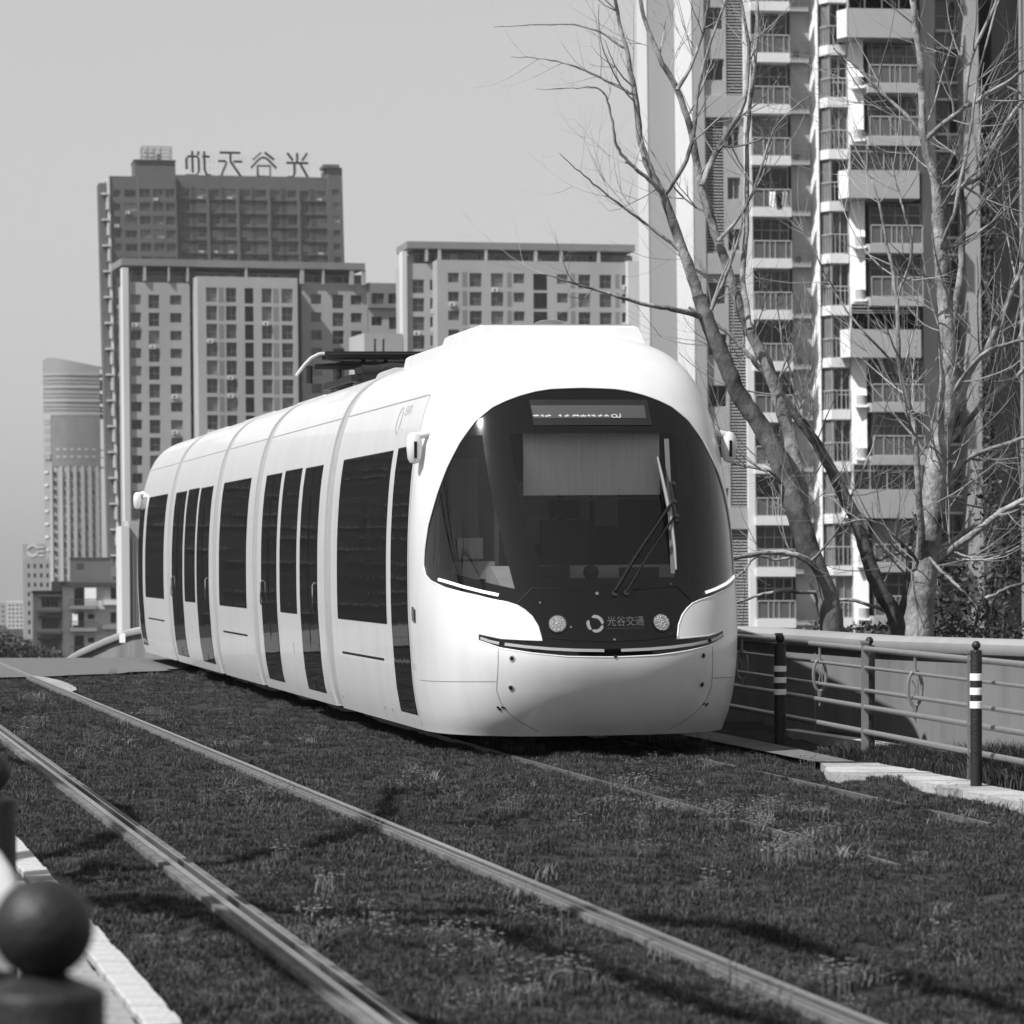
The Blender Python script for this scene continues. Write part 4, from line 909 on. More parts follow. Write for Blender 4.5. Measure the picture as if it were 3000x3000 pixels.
Mb = Bld('apartment_block', 'wide grey apartment block with a long roof canopy behind the tram roof', 555, 1193, 10, .008, -14.5)
rowsM = [809 + 54.8 * i for i in range(16)]
grid(Mb, 'wall', 1193, 1284, 772, None, 0, [(1209, 1243), (1260, 1277)], [819 + 54.5 * i for i in range(16)], WB, hts=[40, 30], kind=[3, 1])
cm = [(1313, 1345), (1376, 1412), (1439, 1475), (1505, 1537), (1563, 1604), (1632, 1664), (1695, 1730), (1757, 1792), (1822, 1836)]
grid(Mb, 'front_wall', 1281, 1840, 772, None, -4.5, cm, rowsM, WB, hts=[28, 40, 40, 28, 48, 28, 40, 40, 28], kind=[1, 3, 3, 1, 1, 1, 3, 3, 1], back=9)
for r in rowsM: q = (Mb.X(1566, -4.5), Mb.X(1601, -4.5)); m = MB(); m.box(q[0], q[1], -4.42, -4.3, Mb.Z(r + 46, 30), Mb.Z(r + 2, 30)); Mb.build(m, 'stair_opening', M_black)
for u, v in ((1355, 1368), (1486, 1499), (1672, 1685), (1803, 1815)):
    m = MB()
    for r in rowsM: m.box(Mb.X(u, -4.5), Mb.X(v, -4.5), -4.53, -4.45, Mb.Z(r + 42, 30), Mb.Z(r, 30))
    Mb.build(m, 'louvre_strip', WBd)
m = MB(); m.box(Mb.X(1194, -.6), Mb.X(1862, -.6), -.6, 11, Mb.Z(736, 30), Mb.Z(716, 30)); Mb.build(m, 'roof_canopy', WBd)
m = MB(); m.box(Mb.X(1180, -.5), Mb.X(1193, -.5), -.5, 3, 0, Mb.Z(736, 0)); Mb.build(m, 'corner_pier', WBl)
for u, v in ((1246, 1254), (1283, 1292), (1420, 1428), (1565, 1574), (1640, 1648), (1750, 1758)):
    m = MB(); m.box(Mb.X(u), Mb.X(v), -.5, .2, Mb.Z(773, 30), Mb.Z(736, 30)); Mb.build(m, 'canopy_post', WB)
m = MB(); m.box(Mb.X(1212, 3), Mb.X(1850, 3), 3, 11, Mb.Z(773, 30), Mb.Z(742, 30)); Mb.build(m, 'penthouse', WBd)
for u in np.arange(1216, 1840, 34): Mb.win(Mb.X(u, 3), Mb.X(u + 25, 3), Mb.Z(770, 30), Mb.Z(746, 30), 2.9, .05, 1, FR2, pick((3, 4, 3, 1, 1)), 'penthouse_window')
m = MB(); m.box(Mb.X(1840, -6), Mb.X(1900, -6), -6, 8, 0, Mb.Z(774, 35)); Mb.build(m, 'end_wall', WBl)
# small block with slit windows behind the pantograph
Kb = Bld('low_building', 'small plain building with two slit windows just behind the pantograph', 420, 1067, 14, .004, -13)
Kb.wall('wall', Kb.X(1067), Kb.X(1180), 0, Kb.Z(976), 0, [(Kb.X(1095), Kb.X(1102), Kb.Z(1060), Kb.Z(992)), (Kb.X(1120), Kb.X(1127), Kb.Z(1060), Kb.Z(992))], .4, WB, back=9)
for u in (1095, 1120): Kb.win(Kb.X(u), Kb.X(u + 7), Kb.Z(1060), Kb.Z(992), 0, .3, 0, FR2, GL[0], 'slit_window')
m = MB(); m.box(Kb.X(1182), Kb.X(1189), -.1, 1, 0, Kb.Z(984)); Kb.build(m, 'chimney', WBl)

# dark tower with the rooftop sign
DT = Bld('office_tower', 'dark brick high-rise with balconies and large sign characters on its roof', 770, 325, 10, .027, -18, 'office tower', ref=560)
WD = wallmat('dark_brick', .115, .06); WD2 = wallmat('dark_brick_recess', .06, .06); FR3 = mat('window_frame_mid', .17, .6)
rowsD = [556 + 39.6 * i for i in range(31)]
cD = [(329, 354)] ; grid(DT, 'wall', 322, 404, 516, None, 0, [(331, 352), (364, 398)], rowsD[:8] + rowsD[8:], WD, hts=[21, 21], kind=1, wts=(2, 4, 4, 2, 1), fr=FR3, depth=.5)
grid(DT, 'bay_wall', 404, 516, 516, 1250, -1.5, [(408, 440), (447, 478), (484, 511)], rowsD[:7], WD, hts=[24, 24, 24], kind=2, wts=(1, 3, 5, 3, 2), fr=FR3, depth=.5)
cols = [(529, 555), (577, 603), (618, 643), (664, 690), (706, 732), (750, 780), (795, 818), (841, 868), (883, 905), (927, 955)]
grid(DT, 'wall', 516, 962, 516, 1300, 0, cols, rowsD[:7], WD, hts=[21] * 10, kind=3, wts=(1, 3, 5, 4, 2), fr=FR3, depth=.5)
for u, v in ((560, 572), (648, 659), (737, 747), (823, 836), (909, 922)):
    m = MB(); m.box(DT.X(u, -.1), DT.X(v, -.1), -.05, .02, DT.Z(1000, 20), DT.Z(548, 20)); DT.build(m, 'shaft_recess', WD2)
for u in (604, 692, 784, 871, 957):
    m = MB(); m.box(DT.X(u, -.8), DT.X(u + 8, -.8), -.8, 0, DT.Z(1000, 20), DT.Z(549, 20)); DT.build(m, 'pier', WD)
for r in rowsD[:7]:
    m = MB(); m.box(DT.X(526, -.4), DT.X(957, -.4), -.4, -.01, DT.Z(r + 29, 20), DT.Z(r + 26, 20)); DT.build(m, 'floor_band', WD)
grid(DT, 'corner_turret', 962, 1004, 492, 1300, -1, [(974, 994)], rowsD[:8], WD, hts=[18], kind=1, fr=FR3)
m = MB(); m.box(DT.X(950, -1.3), DT.X(996, -1.3), -1.6, 6, DT.Z(493, 48), DT.Z(484, 48)); DT.build(m, 'turret_cap', WD)
m = MB(); m.box(DT.X(397), DT.X(517), 1, 10, DT.Z(516, 10), DT.Z(470, 10)); m.box(DT.X(395), DT.X(519), .6, 10.4, DT.Z(470, 10), DT.Z(467, 10)); DT.build(m, 'roof_house', WD)
m = MB(); r = .09
for u in (421, 440, 459, 478, 508):
    for y in (2, 6): m.box(DT.X(u) - r, DT.X(u) + r, y - r, y + r, DT.Z(467, 10), DT.Z(425, 10))
for p in (427, 438, 449, 459):
    for y in (2, 6): m.box(DT.X(421), DT.X(508), y - r * .8, y + r * .8, DT.Z(p, 10) - r, DT.Z(p, 10) + r)
for u, p in ((428, 442), (444, 442), (428, 455), (444, 455), (462, 455)): m.box(DT.X(u), DT.X(u + 9), 1.7, 1.9, DT.Z(p + 8, 10), DT.Z(p, 10))
DT.build(m, 'roof_scaffold', mat('scaffold_grey', .20, .6))
m = MB(); m.box(DT.X(466), DT.X(476), 2.5, 4, DT.Z(467, 10), DT.Z(448, 10)); DT.build(m, 'roof_tank', WD2)
m = MB(); m.box(DT.X(290, 1), DT.X(309, 1), 1, 8, 0, DT.Z(535)); DT.build(m, 'side_wing', WD)
m = MB(); m.box(DT.X(309, .5), DT.X(324, 0), 1.5, 8, 0, DT.Z(530)); DT.build(m, 'side_recess', WBd)
m = MB(); m.box(DT.X(315, -.3), DT.X(322, -.3), -.3, 3, 0, DT.Z(517)); DT.build(m, 'corner_pier', WBl)
for i in range(17):
    p = 566 + 75.6 * i; m = MB(); m.box(DT.X(297, -.5), DT.X(316, -.5), -.8, 1.2, DT.Z(p + 5), DT.Z(p)); lb = DT.build(m, 'side_balcony', WBl)
    m = MB(); m.box(DT.X(311, -.6), DT.X(318, -.6), -.6, 1, DT.Z(p + 48), DT.Z(p + 12)); DT.build(m, 'balcony_screen', WBl, lb)
# sign characters: strokes as square tubes
SG = empty('rooftop_sign', (0, 0, 0), 0, 'four large dark sign characters standing on the roof of the dark tower, seen from behind', 'sign')
sc_ = lambda cx, cy: (DT.X(500 + cx / 4.293, .5), DT.Z(380 + cy / 4.293, 22))
base = DT.sh((DT.X(640, .5), .5, DT.Z(516, 22)))
wp_ = DT.root.matrix_world
SG.location = (DT.X0 + base[0] * DT.c - base[1] * DT.s, DT.Y0 + base[0] * DT.s + base[1] * DT.c, DT.z0 + base[2]); SG.rotation_euler = (0, 0, math.atan2(DT.s, DT.c))
CH = [
 [[(285, 270), (285, 540)], [(210, 500), (210, 372), (235, 337), (345, 337), (364, 372), (364, 520), (332, 572), (200, 574)], [(362, 272), (360, 320)], [(435, 270), (435, 500), (460, 562), (520, 577)], [(410, 336), (500, 336)]],
 [[(630, 282), (890, 282)], [(765, 282), (765, 395), (890, 580)], [(610, 388), (700, 390), (712, 410), (640, 580)], [(800, 392), (910, 392)]],
 [[(1150, 270), (1042, 365)], [(1195, 268), (1313, 362)], [(1020, 468), (1120, 358), (1160, 336), (1195, 336), (1235, 358), (1340, 468)], [(1103, 574), (1103, 440), (1260, 440), (1260, 574), (1103, 574)]],
 [[(1480, 270), (1550, 365)], [(1603, 270), (1603, 395), (1640, 400), (1730, 574)], [(1730, 268), (1665, 365)], [(1465, 395), (1740, 395)], [(1567, 395), (1567, 530), (1545, 572), (1470, 576)]]]
M_sign = mat('sign_dark', .008, .5)
for ch in CH:
    m = MB()
    for stk in ch:
        pts = []
        for cx, cy in stk: x, z = sc_(cx, cy); v = DT.sh((x, .5, z)); pts.append((v[0] - base[0], 0, v[2] - base[2]))
        m.tube(pts, .27, 6)
    m.build('character', M_sign, SG)
m = MB()
for cx in np.arange(195, 1760, 52):
    v0 = DT.sh((sc_(cx, 0)[0], .9, sc_(0, 578)[1])); v1 = DT.sh((sc_(cx, 0)[0], .9, sc_(0, 285)[1]))
    m.tube([(v0[0] - base[0], .5, v0[2] - base[2]), (v1[0] - base[0], .5, v1[2] - base[2])], .025, 4)
for cy in (340, 400, 480, 560):
    v0 = DT.sh((sc_(195, 0)[0], .9, sc_(0, cy)[1])); v1 = DT.sh((sc_(1745, 0)[0], .9, sc_(0, cy)[1])); m.tube([(v0[0] - base[0], .5, v0[2] - base[2]), (v1[0] - base[0], .5, v1[2] - base[2])], .02, 4)
m.build('sign_frame', mat('sign_frame', .3, .6), SG)

# glass tower far left
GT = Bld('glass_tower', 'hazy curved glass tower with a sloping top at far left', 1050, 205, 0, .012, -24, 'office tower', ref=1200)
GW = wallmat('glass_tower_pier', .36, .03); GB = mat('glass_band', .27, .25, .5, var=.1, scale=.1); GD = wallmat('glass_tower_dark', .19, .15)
def arc(px, b=0): t = (px - 205) / 85.0; return 3.5 * t * t if t < 0 else 1.2 * t * t
def curved(x0, x1, pyb, pyt, mt, name, off=0, n=12, top=None):
    m = MB(); vs = []
    for i in range(n + 1):
        px = lerp(x0, x1, i / n); y = arc(px) - off; zt = GT.Z(top(px) if top else pyt); vs += [(GT.X(px), y, GT.Z(pyb) if pyb else 0), (GT.X(px), y, zt)]
    m.add(vs, [(2*i, 2*i+2, 2*i+3, 2*i+1) for i in range(n)], 0); 
    vs2 = [(v[0], v[1], v[2]) for v in vs[1::2]]; bk = [(v[0], 25, v[2]) for v in vs2]; m.add(vs2 + bk, [(i, i+1, n+2+i, n+1+i) for i in range(n)])
    return GT.build(m, name, mt)
topf = lambda px: 1046 + (0 if px < 150 else (px - 150) * .19) + (8 * ((px - 150) / 28) ** 2 if px < 150 else 0)
curved(122, 292, 0, 0, GB, 'curved_facade', 0, 16, topf)
for p in (1096, 1134, 1174, 1213): curved(122, 292, p + 3, p - 2, GW, 'floor_band', .3)
for p in (1112, 1122, 1152, 1162, 1190, 1200): curved(122, 292, p + 1.5, p, GD, 'spandrel_line', .15)
curved(124, 147, 1330, 1215, GW, 'corner_band', .35)
for i in range(5): curved(126, 145, 1246 + 25 * i, 1228 + 25 * i, GB, 'corner_window', .45, 3)
curved(148, 292, 1366, 1218, GD, 'dark_band', .3)
for i in range(6):
    for j in range(2): curved(162 + 21 * i, 174 + 21 * i, 1320 + 22 * j, 1313 + 22 * j, GW, 'vent_mark', .4, 1)
for u in (140, 171, 192, 213, 235, 256, 277): curved(u, u + 10, 0, 1366, GW, 'pier', .6, 2)
for ci, u in enumerate((152, 182, 203, 224, 246, 267)):
    for r in range(14):
        p = 1382 + 25.6 * r; x0_, x1_ = GT.X(u), GT.X(u + 9); GT.win(x0_, x1_, GT.Z(p + 15), GT.Z(p), arc(u + 5) - .75, .3, 0, FR3, pick((1, 3, 3, 1, 0)))
    curved(u - 1, u + 11, 0, 1366, GW, 'spandrel', .1, 2)
for i in range(12): curved(124, 136, 1386 + 38 * i, 1380 + 38 * i, WBl, 'corner_ledge', .4, 2)
# small hazy block with roof sign
SB = Bld('office_block', 'small hazy grey block with a round rooftop emblem at far left', 900, 67, 8, .01, -22, ref=1700)
grid(SB, 'wall', 67, 146, 1636, None, 0, [(81, 88), (99, 106), (117, 125), (136, 143)], [1652 + 27.5 * i for i in range(12)], GW, hts=[13] * 4, wts=(1, 3, 3, 1, 0), depth=.4, fr=FR3)
m = MB(); m.box(SB.X(67), SB.X(138), 1, 6, SB.Z(1636), SB.Z(1594)); SB.build(m, 'sign_board', GW)
m = MB(); fS3 = lambda a, z: (SB.X(96) + a, .85, SB.Z(1612) + z)
ringseg(m, 0, 0, .9, 1.7, 10, 170, .2, .2, fn=fS3); ringseg(m, 0, 0, .9, 1.7, 190, 350, .2, .2, fn=fS3); SB.build(m, 'emblem', WBl)
m = MB()
for k in range(3): m.box(SB.X(112), SB.X(130), .85, .95, SB.Z(1606 + 12 * k), SB.Z(1601 + 12 * k))
SB.build(m, 'sign_strokes', WBl)
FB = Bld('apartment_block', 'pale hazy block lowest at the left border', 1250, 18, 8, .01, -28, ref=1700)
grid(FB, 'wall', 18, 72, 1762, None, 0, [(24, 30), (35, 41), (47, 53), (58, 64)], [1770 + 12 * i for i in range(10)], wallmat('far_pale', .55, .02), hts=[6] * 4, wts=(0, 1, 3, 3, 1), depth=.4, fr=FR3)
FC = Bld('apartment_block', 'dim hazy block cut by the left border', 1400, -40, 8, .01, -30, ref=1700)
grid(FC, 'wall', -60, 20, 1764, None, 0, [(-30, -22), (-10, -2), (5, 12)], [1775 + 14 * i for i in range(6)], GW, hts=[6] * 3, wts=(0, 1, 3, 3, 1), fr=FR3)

# old low-rise
OL = Bld('old_building', 'weathered low-rise with cluttered balconies behind the sloping wall end', 430, 183, 5, 0, -13, ref=1700)
WO = wallmat('old_wall', .52, .15); WOd = wallmat('old_wall_dark', .24, .2); M_roofd = mat('old_roof', .05, .9)
def obox(x0, x1, p1, p0, y0, y1, mt, name, parent=None): m = MB(); m.box(OL.X(x0, y0), OL.X(x1, y0), y0, y1, OL.Z(p1), OL.Z(p0)); return OL.build(m, name, mt, parent)
obox(183, 362, 2010, 1712, 0, 10, WO, 'wall'); obox(96, 184, 2010, 1734, 1.2, 10, WO, 'wall')
obox(178, 364, 1714, 1706, -.8, 10.3, M_roofd, 'roof_edge'); obox(92, 186, 1738, 1732, .4, 10.3, M_roofd, 'roof_edge')
obox(205, 325, 1706, 1640, 3, 9, WO, 'roof_house'); obox(203, 322, 1640, 1633, 2.8, 9.2, WOd, 'roof_parapet'); obox(150, 205, 1734, 1704, 3, 9, WOd, 'roof_shed'); obox(322, 360, 1706, 1660, 3, 9, WBl, 'roof_room')
obox(225, 246, 1668, 1650, 2.95, 3.1, WOd, 'patch'); obox(330, 352, 1700, 1690, 2.95, 3.1, WOd, 'patch')
for k, (p, d) in enumerate(((1722, 48), (1793, 42), (1862, 46), (1930, 40))):
    obox(218, 246, p + d + 8, p, -.05, .03, GL[0], 'door_opening')
    OL.win(OL.X(324), OL.X(356), OL.Z(p + 34), OL.Z(p), -.04, .02, 1, FR2, GL[0])
    s_ = obox(205, 284, p + d + 14, p + d + 4, -1.5, 0, WOd, 'balcony'); railing_ = None
    m = MB(); xa, xb, z0_, z1_ = OL.X(205, -1.5), OL.X(284, -1.5), OL.Z(p + d + 4), OL.Z(p + d - 14)
    for t in np.linspace(xa, xb, 14): m.box(t - .03, t + .03, -1.5, -1.44, z0_, z1_)
    m.box(xa, xb, -1.52, -1.42, z1_, z1_ + .08); OL.build(m, 'railing', M_roofd, s_)
    obox(300, 358, p + 50, p + 36, -.7, 0, WBl if k == 0 else WOd, 'planter_shelf')
    if k < 2: obox(248 if k == 0 else 212, 282 if k == 0 else 228, p + 38, p - (0 if k == 0 else -4), -1.2, -1.1, M_stripe, 'hanging_sheet')
    obox(258, 276, p + 20, p + 6, -.1, 0, GL[0], 'small_window')
for k, p in enumerate((1742, 1805, 1868, 1930)):
    s_ = obox(108, 182, p + 52, p + 44, -.4, 1.2, WOd, 'balcony')
    OL.win(OL.X(124, .6), OL.X(170, .6), OL.Z(p + 38), OL.Z(p + 8), .6, .1, 4, FR2, GL[k % 3], 'balcony_window'); obox(110, 181, p + 6, p, -.3, 1.2, M_roofd if k else WOd, 'awning'); obox(112, 181, p + 44, p + 38, .4, 1.2, WO, 'parapet')
    obox(110, 122, p + 44, p + 8, .9, 1.25, WO, 'side_wall')
# pale stair tower between the old building and the tram
ST = Bld('stair_tower', 'pale concrete stair tower with drain pipes right behind the rear of the tram', 130, 357, 10, .008, -6, 'building', ref=1700)
m = MB(); m.box(ST.X(357), ST.X(380), 0, 3, 0, ST.Z(1541)); ST.build(m, 'pier', WBl)
m = MB(); m.box(ST.X(380), ST.X(470), .3, 4, 0, ST.Z(1525)); ST.build(m, 'wall', WB)
for u in (393, 401, 409): m = MB(); m.tube([(ST.X(u), .2, 0), (ST.X(u), .2, ST.Z(1575))], .035, 8); ST.build(m, 'drain_pipe', WBl)

# block outside the frame on the left: it shows only as reflections in the side windows
def plain_block(loc, rz, w, h, dpt, label, wm_, nfl, ncol, fl=3.0):
    o = empty('apartment_block', loc, R(rz), label, 'building'); m = MB(); m.box(0, w, 0, dpt, 0, h); m.build('wall', wm_, o); m = MB()
    for i in range(nfl):
        for k in range(ncol):
            x = (k + .2) * w / ncol; ww = w / ncol * .5
            if rng.random() < .85: m.box(x, x + ww, -.05, .05, i * fl + 1, i * fl + 2.5)
    wo = m.build('window_rows', mat('far_window', .02, .2), o); wo['kind'] = 'stuff'; m = MB()
    for i in range(nfl):
        for k in range(ncol):
            if rng.random() < .45: x = (k + .15) * w / ncol; m.box(x, x + w / ncol * .6, -.9, 0, i * fl + .5, i * fl + 1)
    m.build('balcony_rows', wallmat('reflected_balcony', .09, .2), o)['kind'] = 'stuff'; return o
plain_block((-150, 420, -14), 0, 84, 60, 12, 'nearer dark block of flats beyond the left border, mirrored in the tram windows', wallmat('reflected_wall', .015, .2), 18, 14)
plain_block((-262, 470, -14), 0, 104, 48, 12, 'farther and lower dark block of flats beyond the left border', wallmat('reflected_wall2', .03, .2), 14, 18)
plain_block((78, -62, 0), 215, 62, 48, 14, 'dark block of flats behind the viewer on the right, reflected in the windscreen', wallmat('reflected_wall', .015, .2), 15, 14)

# ------------------------------------------------------------------ trees
def limb(mb, pts, r0, r1, n=9, m=0, wob=.02, sub=6):
    """smooth tapered limb through world points; returns centre points with radii"""
    P = [Vector(p) for p in pts]; out = []
    for i in range(len(P) - 1):
        a = P[max(i - 1, 0)]; b = P[i]; c = P[i + 1]; d = P[min(i + 2, len(P) - 1)]
        for k in range(sub):
            t = k / sub; out.append(.5 * ((2*b) + (c - a) * t + (2*a - 5*b + 4*c - d) * t*t + (3*b - a - 3*c + d) * t**3))
    out.append(P[-1]); N_ = len(out)
    w = Vector((0, 0, 0)); res = []
    for i, p in enumerate(out):
        w = w * .7 + Vector([random.uniform(-1, 1) for _ in range(3)]) * wob * .5; f = i / (N_ - 1); r = lerp(r0, r1, f ** .9) * random.uniform(.94, 1.07); res.append((p + w * (1 if 0 < i else 0), r))
    mb.tube([p for p, r in res], [r for p, r in res], n, m); return res
def twig(mb, p, d, length, r, depth, n=5, trop=.12):
    k = max(4, int(length / .16)); pts = [p]; q = d.normalized(); step = length / k; bend = Vector([random.uniform(-1, 1) for _ in range(3)]) * .10
    for i in range(k):
        q = (q + bend * .5 + Vector([random.uniform(-1, 1) for _ in range(3)]) * .12 + Vector((0, 0, trop))).normalized(); pts.append(pts[-1] + q * step)
    mb.tube(pts, [lerp(r, r * .28, i / k) for i in range(k + 1)], n if r > .012 else 4, 0)
    if depth > 0:
        for j in range(random.randint(2, 4)):
            i = random.randint(1, k); ax = (pts[i] - pts[i-1]).normalized(); o = ax.orthogonal().normalized(); o.rotate(Matrix.Rotation(random.uniform(0, 6.28), 3, ax))
            twig(mb, pts[i], ax + o * random.uniform(.6, 1.3), length * random.uniform(.4, .75), r * lerp(1, .28, i / k) * .7, depth - 1, n, trop)
def dp(x, y, Y): return at(x * 3000 / 1932, y * 3000 / 1932, Y)
def make_tree(label, Y, trunk, limbs, tw_n, twL, name='bare_tree', dark=False):
    b0 = dp(trunk[0][0], trunk[0][1], Y); base = Vector((b0.x, Y, -.35)); t = empty(name, base, 0, label, 'tree', 'bare trees behind the parapet wall')
    def W(x, y, dy=0): return dp(x, y, Y + dy) - base
    mt = MB(); tp = [W(*p[:2], p[2] if len(p) > 2 else 0) for p in trunk]; foot = tp[0].copy(); foot.z = 0
    rr = limb(mt, [foot] + tp, trunk[0][3] if len(trunk[0]) > 3 else .22, trunk[-1][3] if len(trunk[-1]) > 3 else .06, 12, wob=.015)
    mt.build('trunk', M_barkd if dark else (M_bark if 'large pale' in label else M_barkm), t)
    tw = MB(); cand = [(p, r, i, rr) for i, (p, r) in enumerate(rr)]
    for L_, r0, r1 in limbs:
        r0 *= .86; r1 *= .86; ml = MB(); res = limb(ml, [W(*p[:2], p[2] if len(p) > 2 else 0) for p in L_], r0, r1, 9); ml.build('branch', M_barkd if dark and r0 > .05 else M_bark, t)
        cand += [(p, r, i, res) for i, (p, r) in enumerate(res)] * 2
    cand = [c for c in cand if c[0].z > 1.6]
    for _ in range(tw_n):
        p, r, i, res = random.choice(cand)
        ax = (res[min(i+1, len(res)-1)][0] - res[max(i-1, 0)][0]).normalized(); o = ax.orthogonal().normalized(); o.rotate(Matrix.Rotation(random.uniform(0, 6.28), 3, ax)); o.y *= .6
        twig(tw, p, ax * .6 + o, random.uniform(.35, 1.0) * twL, min(r * .5, random.uniform(.007, .018)), 2)
    tw.build('twigs', M_twig, t)['kind'] = 'stuff'
    return t
make_tree('big leaning bare tree whose trunk forks beside the tram windscreen', 43,
    [(1568, 1185, 0, .165), (1555, 1120, 0), (1525, 1040, 0), (1500, 960, 0), (1478, 890, 0), (1440, 810, 0), (1395, 745, 0), (1362, 670, 0), (1332, 600, 0), (1318, 560, 0, .085)],
    [([(1318, 560), (1290, 480), (1252, 370), (1215, 290), (1198, 180), (1180, 90), (1160, 0)], .085, .022),
     ([(1525, 1040), (1512, 950, .2), (1505, 880, .3), (1480, 780, .3), (1450, 700, .3), (1415, 620, .3), (1385, 545, .3), (1355, 455, .3), (1325, 350, .3), (1305, 250, .3), (1278, 170, .3), (1250, 120, .3), (1215, 30, .3), (1205, -40, .3)], .12, .022),
     ([(1252, 370), (1225, 340, -.2), (1190, 310, -.3), (1165, 275, -.3), (1150, 210, -.4), (1130, 165, -.4), (1080, 165, -.5), (1010, 167, -.5)], .035, .004),
     ([(1198, 180), (1160, 160), (1100, 130), (1030, 112), (965, 108)], .026, .004),
     ([(1180, 90), (1130, 60), (1080, 45), (1000, 48), (930, 50)], .022, .004),
     ([(1332, 600), (1280, 585, -.3), (1210, 572, -.5), (1120, 545, -.7), (1020, 515, -.9)], .05, .008),
     ([(1278, 170), (1310, 110, .2), (1330, 40, .2), (1340, -40, .2)], .03, .015),
     ([(1325, 350), (1365, 260, .2), (1405, 190, .2), (1412, 100, .2), (1400, 0, .2)], .045, .02),
     ([(1252, 370), (1290, 310, -.2), (1312, 240, -.2), (1320, 160, -.2), (1340, 80, -.2), (1370, 0, -.2)], .035, .015),
     ([(1355, 455), (1410, 380, .1), (1440, 300, .1), (1470, 230, .1), (1530, 180, .1)], .03, .006),
     ([(1415, 620), (1400, 520, .3), (1410, 420, .4), (1412, 300, .4), (1415, 200, .4), (1430, 60, .4), (1425, -20, .4)], .045, .02),
     ([(1332, 600), (1370, 520, -.2), (1390, 460, -.2), (1405, 390, -.2)], .03, .01),
     ([(1290, 480), (1230, 430, -.1), (1150, 370, -.3), (1095, 325, -.4), (1055, 290, -.5)], .028, .004),
     ([(1490, 925), (1450, 890, -.2), (1410, 880, -.2), (1365, 868, -.2)], .03, .012),
     ([(1545, 1080), (1510, 1050, -.4), (1450, 1042, -.5), (1380, 1052, -.7)], .05, .03),
     ([(1550, 1120), (1480, 1115, -.3), (1430, 1125, -.3), (1383, 1140, -.3)], .028, .016),
     ([(1515, 1040), (1470, 1055, .3), (1430, 1050, .3), (1400, 1080, .3), (1384, 1090, .3)], .02, .012)], 90, 1.5)
make_tree('thin dark bare tree leaning left between the two big ones', 44.5,
    [(1695, 1182, 0, .11), (1665, 1120, 0), (1640, 1060, 0), (1618, 990, 0), (1590, 930, 0), (1560, 870, 0), (1530, 820, 0), (1500, 780, 0), (1470, 740, 0, .05)],
    [([(1470, 740), (1430, 690), (1395, 650), (1350, 610), (1300, 580)], .048, .02),
     ([(1600, 945), (1640, 860, .2), (1660, 800, .2), (1690, 720, .2)], .02, .006), ([(1695, 1175), (1712, 1100), (1720, 1020), (1735, 960), (1740, 880)], .06, .02),
     ([(1640, 1060), (1720, 1040, .2), (1770, 1070, .2), (1810, 1110, .2)], .03, .008), ([(1530, 820), (1500, 740, .1), (1480, 660, .1), (1465, 560, .1)], .022, .006),
     ([(1690, 1160), (1640, 1140), (1590, 1130), (1560, 1150)], .03, .02)], 40, 1.6, dark=True)
make_tree('large pale bare tree with many upright limbs at the right', 42,
    [(1735, 1195, 0, .175), (1742, 1100, 0), (1755, 1000, 0), (1762, 920, 0), (1768, 860, 0), (1785, 770, 0), (1790, 700, 0), (1785, 600, 0), (1778, 500, 0), (1770, 400, 0, .08)],
    [([(1770, 400), (1760, 330), (1742, 260), (1738, 180), (1732, 100), (1722, 0), (1720, -50)], .07, .035),
     ([(1770, 890), (1800, 780, .2), (1830, 700, .3), (1868, 645, .3), (1905, 560, .4), (1940, 480, .4)], .062, .028),
     ([(1772, 400), (1800, 360, .2), (1850, 330, .2), (1868, 290, .2), (1900, 230, .3), (1945, 170, .3)], .055, .025),
     ([(1745, 265), (1790, 225, -.2), (1850, 185, -.2), (1910, 150, -.3), (1945, 120, -.3)], .04, .02),
     ([(1745, 265), (1700, 210, .1), (1655, 170, .1), (1610, 120, .1), (1570, 90, .1)], .035, .006),
     ([(1790, 720), (1800, 600, .3), (1812, 500, .4), (1815, 400, .4), (1812, 300, .4), (1820, 200, .4), (1835, 100, .4), (1880, 0, .4)], .06, .02),
     ([(1770, 480), (1800, 400, -.3), (1830, 250, -.3), (1850, 130, -.3), (1885, 0, -.3)], .03, .012),
     ([(1740, 1080), (1735, 940, -.4), (1722, 800, -.5), (1700, 690, -.5), (1690, 560, -.5), (1670, 440, -.5), (1640, 330, -.5), (1600, 250, -.5)], .055, .008),
     ([(1705, 700), (1640, 640, -.5), (1580, 560, -.5), (1540, 480, -.6), (1510, 430, -.6)], .02, .005),
     ([(1690, 560), (1720, 480, -.4), (1700, 380, -.4), (1680, 300, -.4)], .025, .008),
     ([(1765, 930), (1820, 870, .1), (1870, 845, .1), (1945, 820, .1)], .045, .025), ([(1770, 860), (1830, 790, .4), (1880, 740, .5), (1945, 690, .5)], .045, .03),
     ([(1785, 760), (1840, 680, -.2), (1900, 650, -.3), (1945, 640, -.3)], .03, .02),
     ([(1765, 1060), (1830, 1010, -.3), (1880, 975, -.4), (1945, 930, -.4)], .055, .038), ([(1760, 1040), (1810, 1010, .2), (1860, 985, .2), (1945, 960, .2)], .03, .02),
     ([(1745, 1075), (1690, 1010, -.3), (1640, 980, -.3), (1590, 990, -.3)], .025, .006), ([(1860, 1130, -1), (1900, 1110, -1), (1945, 1095, -1)], .03, .02),
     ([(1740, 1040), (1800, 1100, -.5), (1830, 1130, -.5), (1845, 1150, -.5)], .025, .012)], 150, 1.8)
